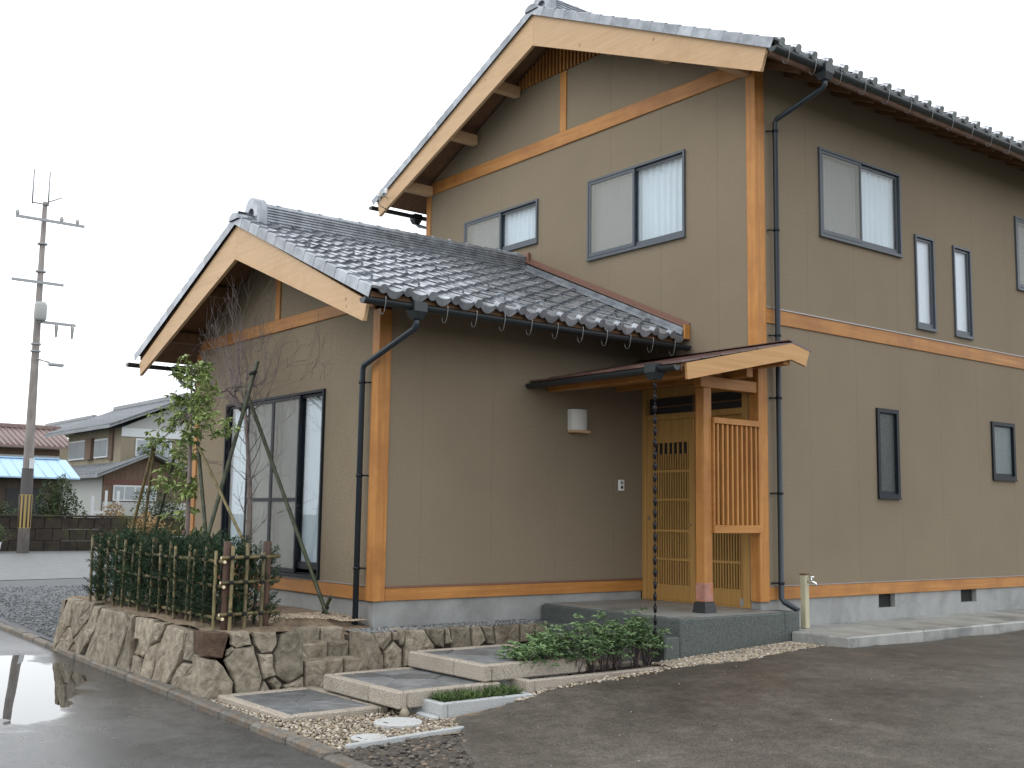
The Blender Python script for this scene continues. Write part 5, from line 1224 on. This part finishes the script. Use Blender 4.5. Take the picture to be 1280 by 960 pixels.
MB().tube([(PX+.1, .74, 11.65), (PX+.1, 1.28, 11.65)], .03, 6).build('top_bracket', 'steel', up_); MB().tube([(PX+.1, 1.28, 11.75), (PX+.1, 1.75, 12.0)], .025, 6).build('top_bracket', 'steel', up_)
MB().lathe([(.16, 0), (.21, .08), (.21, .55), (.16, .66)], (PX+.42, PY-.03, 7.4), 14).build('transformer', 'far_grey', up_)
o = MB().tube([(PX+.18, PY, 6.1), (PX+.18, PY+.45, 5.98)], .025, 6).build('street_lamp_arm', 'steel', up_)
one('lamp_head', 'steel', o, (PX+.08, PX+.28, 1.62, 2.12, 5.88, 5.98), c=.02)
for z in (10.2, 9.2, 6.6, 6.35): MB().lathe([(.18, 0), (.18, .05)], (PX, PY, z), 12, False).build('band', 'steel', up_)
# mossy block wall behind it
bw = thing('block_wall', (-35, 4, -.7), 'low dark mossy block wall behind the utility pole', 'wall')
nb = 0
for r_i in range(3):
    y = -3.0-(.3 if r_i % 2 else 0)
    while y < 12:
        one('block', 'mossy_block', bw, (-35.1, -34.93+random.uniform(-.01, .01), y, y+.59, -.72+r_i*.43, -.72+r_i*.43+.42), c=.02); y += .6
one('coping', 'mossy_block', bw, (-35.14, -34.88, -3.2, 12, .575, .65), c=.02)
def bush(name, x, y, zb, rx, ry, h, n_, mat, label, L=.12, cat='bush'):
    t = thing(name, (x, y, zb), label, cat); C = []; D = []
    lobes = [(random.gauss(0, .35)*rx, random.gauss(0, .35)*ry, random.uniform(.25, .8)*h, random.uniform(.3, .55)) for _ in range(9)]
    for _ in range(n_):
        lx_, ly, lz, s = random.choice(lobes); d = rng.normal(0, 1, 3); d /= np.linalg.norm(d); rr = random.uniform(.5, 1)**.5
        C.append((x+lx_+d[0]*rx*s*rr, y+ly+d[1]*ry*s*rr, max(zb, zb+lz+d[2]*h*.4*rr))); D.append(d+rng.normal(0, .6, 3))
    mb = MB()
    for i in range(4): mb.tube([(x, y, zb-.1), (x+lobes[i][0]*.5, y+lobes[i][1]*.5, zb+lobes[i][2]*.5), (x+lobes[i][0], y+lobes[i][1], zb+lobes[i][2])], [.04, .03, .015], 5)
    mb.build('stems', 'bark_grey', t); V, F = leaf_mesh(C, D, L, L*.5); np_mesh('foliage', V, F, mat, t, smooth=False)
random.seed(9)
bush('garden_bush', -37.5, 3.55, -.3, 1.1, 1.0, 2.2, 3800, 'far_leaf', 'big green bush behind the block wall, below the blue roof')
bush('garden_bush', -36.6, 1.2, -.3, .7, 1.3, 1.3, 1800, 'far_leaf', 'dark low bush behind the block wall left of the utility pole')
bush('garden_bush', -36.8, 5.6, -.3, .8, .9, 1.25, 1300, 'dry_leaf', 'brownish dry bush behind the block wall near the white gate')
bush('garden_bush', -37.2, 7.7, -.4, 1.0, 1.3, 1.9, 2600, 'far_leaf', 'dark bush behind the block wall near the house corner')
bush('garden_bush', -20.5, 1.2, -.75, .7, .9, 1.3, 1500, 'dry_leaf', 'brown leggy shrub standing on the paved lot beyond the hedge')
# blue roofed shed
sh = thing('shed', (-42, 2, -.7), 'long dark shed with a light blue sheet roof behind the block wall', 'shed')
mb = MB(); mb.prism([(-39.9, 2.16), (-42.0, 2.98), (-42.0, 2.93), (-39.9, 2.10)], lambda a, b2, d: (a, d, b2), -8, 5.1); sr = mb.build('roof', 'blue_sheet', sh)
for i in range(28): MB().tube([(-39.9, -8+i*.47, 2.165), (-42.0, -8+i*.47, 2.985)], .022, 4).build('rib', 'blue_sheet', sr)
mb = MB(); mb.prism([(-42.0, 2.985), (-44.1, 2.16), (-44.1, 2.10), (-42.0, 2.93)], lambda a, b2, d: (a, d, b2), -8, 4.5); mb.build('roof', 'blue_sheet', sh)
one('wall', 'dark_board', sh, (-43.6, -40.5, -7.8, 4.6, -.8, 2.2)); one('ridge_cap', 'blue_sheet', sh, (-42.12, -41.88, -8.05, 4.8, 2.975, 3.03))
for i in range(5): one('opening', 'far_dark', sh, (-40.49, -40.46, -6.8+i*2.3, -5.3+i*2.3, .1, 1.7))
# two storey neighbour
nb_ = thing('neighbour_house', (-50, 11, -.8), 'two storey tan house with grey tiled roofs and a brown front gable', 'house')
def gable_roof(parent, x0, x1, y0, y1, ze, zr, mat, ov=.0, th=.14):
    ym = (y0+y1)/2; mb = MB()
    mb.prism([(y0, ze), (ym, zr), (y1, ze), (y1, ze-th), (ym, zr-th), (y0, ze-th)], lambda a, b2, d: (d, a, b2), x0, x1); r = mb.build('roof', mat, parent)
    one('ridge', mat, r, (x0-.05, x1+.05, ym-.16, ym+.16, zr-.03, zr+.22), c=.04)
    nrib = int((x1-x0)/.55)
    mbx = MB()
    for i in range(nrib+1):
        x = x0+(x1-x0)*i/nrib
        for ya in (y0, y1): mbx.tube([(x, ya, ze+.02), (x, ym, zr+.02)], .05, 5, smooth=True)
    mbx.build('tile_rolls', mat, r, kind='stuff')
    return r
one('wall', 'far_tan', nb_, (-54.6, -46.3, 8.9, 14.9, -.8, 4.85)); 
mb = MB(); mb.prism([(8.9, 4.85), (14.9, 4.85), (11.9, 6.2)], lambda a, b2, d: (d, a, b2), -54.6, -46.31); mb.build('gable_wall', 'far_grey', nb_)
one('white_band', 'far_white', nb_, (-46.29, -46.25, 8.9, 14.9, 4.42, 4.84))
gable_roof(nb_, -56.2, -45.7, 8.1, 15.7, 4.9, 6.5, 'far_tile')
def far_window(parent, bx, glassmat='far_glass', n_=2):
    w = one('window', 'far_white', parent, bx); x0, x1, y0, y1, z0, z1 = bx
    if y1-y0 > x1-x0:
        for i in range(n_):
            ya = y0+.08+(y1-y0-.08)/n_*i; one('pane', glassmat, w, (x1, x1+.02, ya, ya+(y1-y0-.08)/n_-.08, z0+.08, z1-.08))
    else:
        for i in range(n_):
            xa = x0+.08+(x1-x0-.08)/n_*i; one('pane', glassmat, w, (xa, xa+(x1-x0-.08)/n_-.08, y0-.02, y0, z0+.08, z1-.08))
far_window(nb_, (-54.1, -51.2, 8.78, 8.89, 3.45, 4.45)); far_window(nb_, (-49.9, -47.9, 8.78, 8.89, 3.45, 4.4)); far_window(nb_, (-46.29, -46.2, 9.6, 11.4, 3.5, 4.35))
one('shutter_box', 'far_brown', nb_, (-51.15, -50.2, 8.7, 8.89, 3.4, 4.5)); one('corner_post', 'far_brown', nb_, (-47.8, -47.3, 8.8, 8.89, 3.3, 4.85))
one('lower_wall', 'far_brown', nb_, (-53.2, -45.9, 8.05, 12.3, -.8, 2.55))
mb = MB(); mb.prism([(8.05, 2.55), (12.3, 2.55), (10.15, 3.45)], lambda a, b2, d: (d, a, b2), -53, -45.92); mb.build('gable_wall', 'far_brown', nb_)
gable_roof(nb_, -54, -45.2, 7.5, 12.8, 2.5, 3.68, 'far_tile')
one('red_band', 'far_redband', nb_, (-45.89, -45.86, 8.05, 12.3, 2.08, 2.3))
far_window(nb_, (-45.89, -45.82, 8.5, 10.6, 1.3, 2.05), n_=4); one('lower_white', 'far_grey', nb_, (-45.89, -45.85, 8.05, 12.3, .2, 1.25))
one('side_wall_panel', 'far_grey', nb_, (-53, -46, 8.0, 8.04, -.8, 2.5))
# white gate
gt_ = thing('white_gate', (-44.5, 7.4, -.8), 'small white metal gate frame in front of the tan neighbour house', 'gate')
for y in (7.15, 7.75, 8.3): one('post', 'far_white', gt_, (-44.55, -44.47, y-.05, y+.05, -.8, 1.75 if y > 7.5 else 1.5))
for z in (.1, .75): one('rail', 'far_white', gt_, (-44.54, -44.48, 7.2, 8.25, z-.05, z+.05))
# red tiled house farther off
rd = thing('neighbour_house', (-68, 9, -.8), 'house with a reddish brown tiled roof beyond the blue roofed shed', 'house')
one('wall', 'far_white', rd, (-72, -65.5, 2, 11.6, -.8, 4.9)); one('dark_timber', 'far_brown', rd, (-65.49, -65.4, 2, 11.6, 4.2, 4.55)); one('dark_timber', 'far_brown', rd, (-65.49, -65.4, 2, 11.6, 3.2, 3.9))
mb = MB(); mb.prism([(-64.6, 4.75), (-68.5, 6.05), (-72.4, 4.75), (-72.4, 4.6), (-68.5, 5.9), (-64.6, 4.6)], lambda a, b2, d: (a, d, b2), .5, 12.4); rr_ = mb.build('roof', 'far_red_tile', rd)
mbx = MB()
for i in range(34): mbx.tube([(-64.6, .6+i*.35, 4.77), (-68.5, .6+i*.35, 6.07)], .07, 5)
mbx.build('tile_rolls', 'far_red_tile', rr_, kind='stuff'); one('ridge', 'far_red_tile', rr_, (-68.7, -68.3, .4, 12.5, 6.0, 6.3), c=.05)
rg = thing('neighbour_house', (-78, 14, -.8), 'distant house showing only its grey tiled roof behind the red one', 'house')
one('wall', 'far_tan', rg, (-84, -74, 12.5, 20, -.8, 5.6)); gable_roof(rg, -85, -73.4, 11.8, 20.6, 5.6, 7.4, 'far_tile')
wg = thing('neighbour_house', (-60, 4.2, -.8), 'white plastered storehouse with a grey tiled gable left of the red roof', 'storehouse')
one('wall', 'far_white', wg, (-63, -58, 1.2, 5.0, -.8, 4.3)); gable_roof(wg, -63.5, -57.4, .6, 5.6, 4.35, 5.4, 'far_tile')
# potted plant by the wall
pt = thing('potted_plant', (-33.6, -.0, -.65), 'dark bushy plant in a white pot against the block wall', 'pot plant')
MB().lathe([(.16, 0), (.22, .36), (.2, .36)], (-33.6, .42, -.65), 12).build('pot', 'far_white', pt)
C = [(-33.6+random.gauss(0, .18), .42+random.gauss(0, .2), random.uniform(-.25, .3)) for _ in range(260)]
V, F = leaf_mesh(C, rng.normal(0, 1, (260, 3)), .1, .05); np_mesh('foliage', V, F, 'far_leaf', pt, smooth=False)
# things on the lot behind the hedge
bc = thing('garden_bench', (-30, 7.0, -.65), 'low white garden bench with boxes standing beyond the hedge', 'bench')
one('seat', 'far_white', bc, (-30.3, -29.7, 5.4, 7.4, -.1, -.02), c=.01)
for y in (5.6, 7.2): one('leg', 'far_white', bc, (-30.2, -29.8, y-.05, y+.05, -.64, -.1))
one('box', 'far_redband', None, (-30.2, -29.8, 5.7, 6.3, -.02, .18)); tag(bpy.data.objects['box'], 'small red box standing on the white garden bench', 'box')
one('box', 'far_white', None, (-30.2, -29.8, 6.5, 6.9, -.02, .3)); tag(bpy.data.objects['box.001'], 'small white box standing on the white garden bench', 'box')

# two cables that run through the pole's lower brackets
for dz, lb in ((6.35, 'upper thin cable strung from the utility pole past the far roofs'), (6.05, 'lower thin cable strung from the utility pole past the far roofs')):
    pts = [(PX+.12, y, dz+.9*((y-PY)/30)**2-.03*abs(y-PY)*(1-abs(y-PY)/34)) for y in np.linspace(PY-32, PY+32, 33)]
    MB().tube(pts, .009, 5).build('overhead_cable', 'steel', label=lb, cat='cable', group='cables on the utility pole')
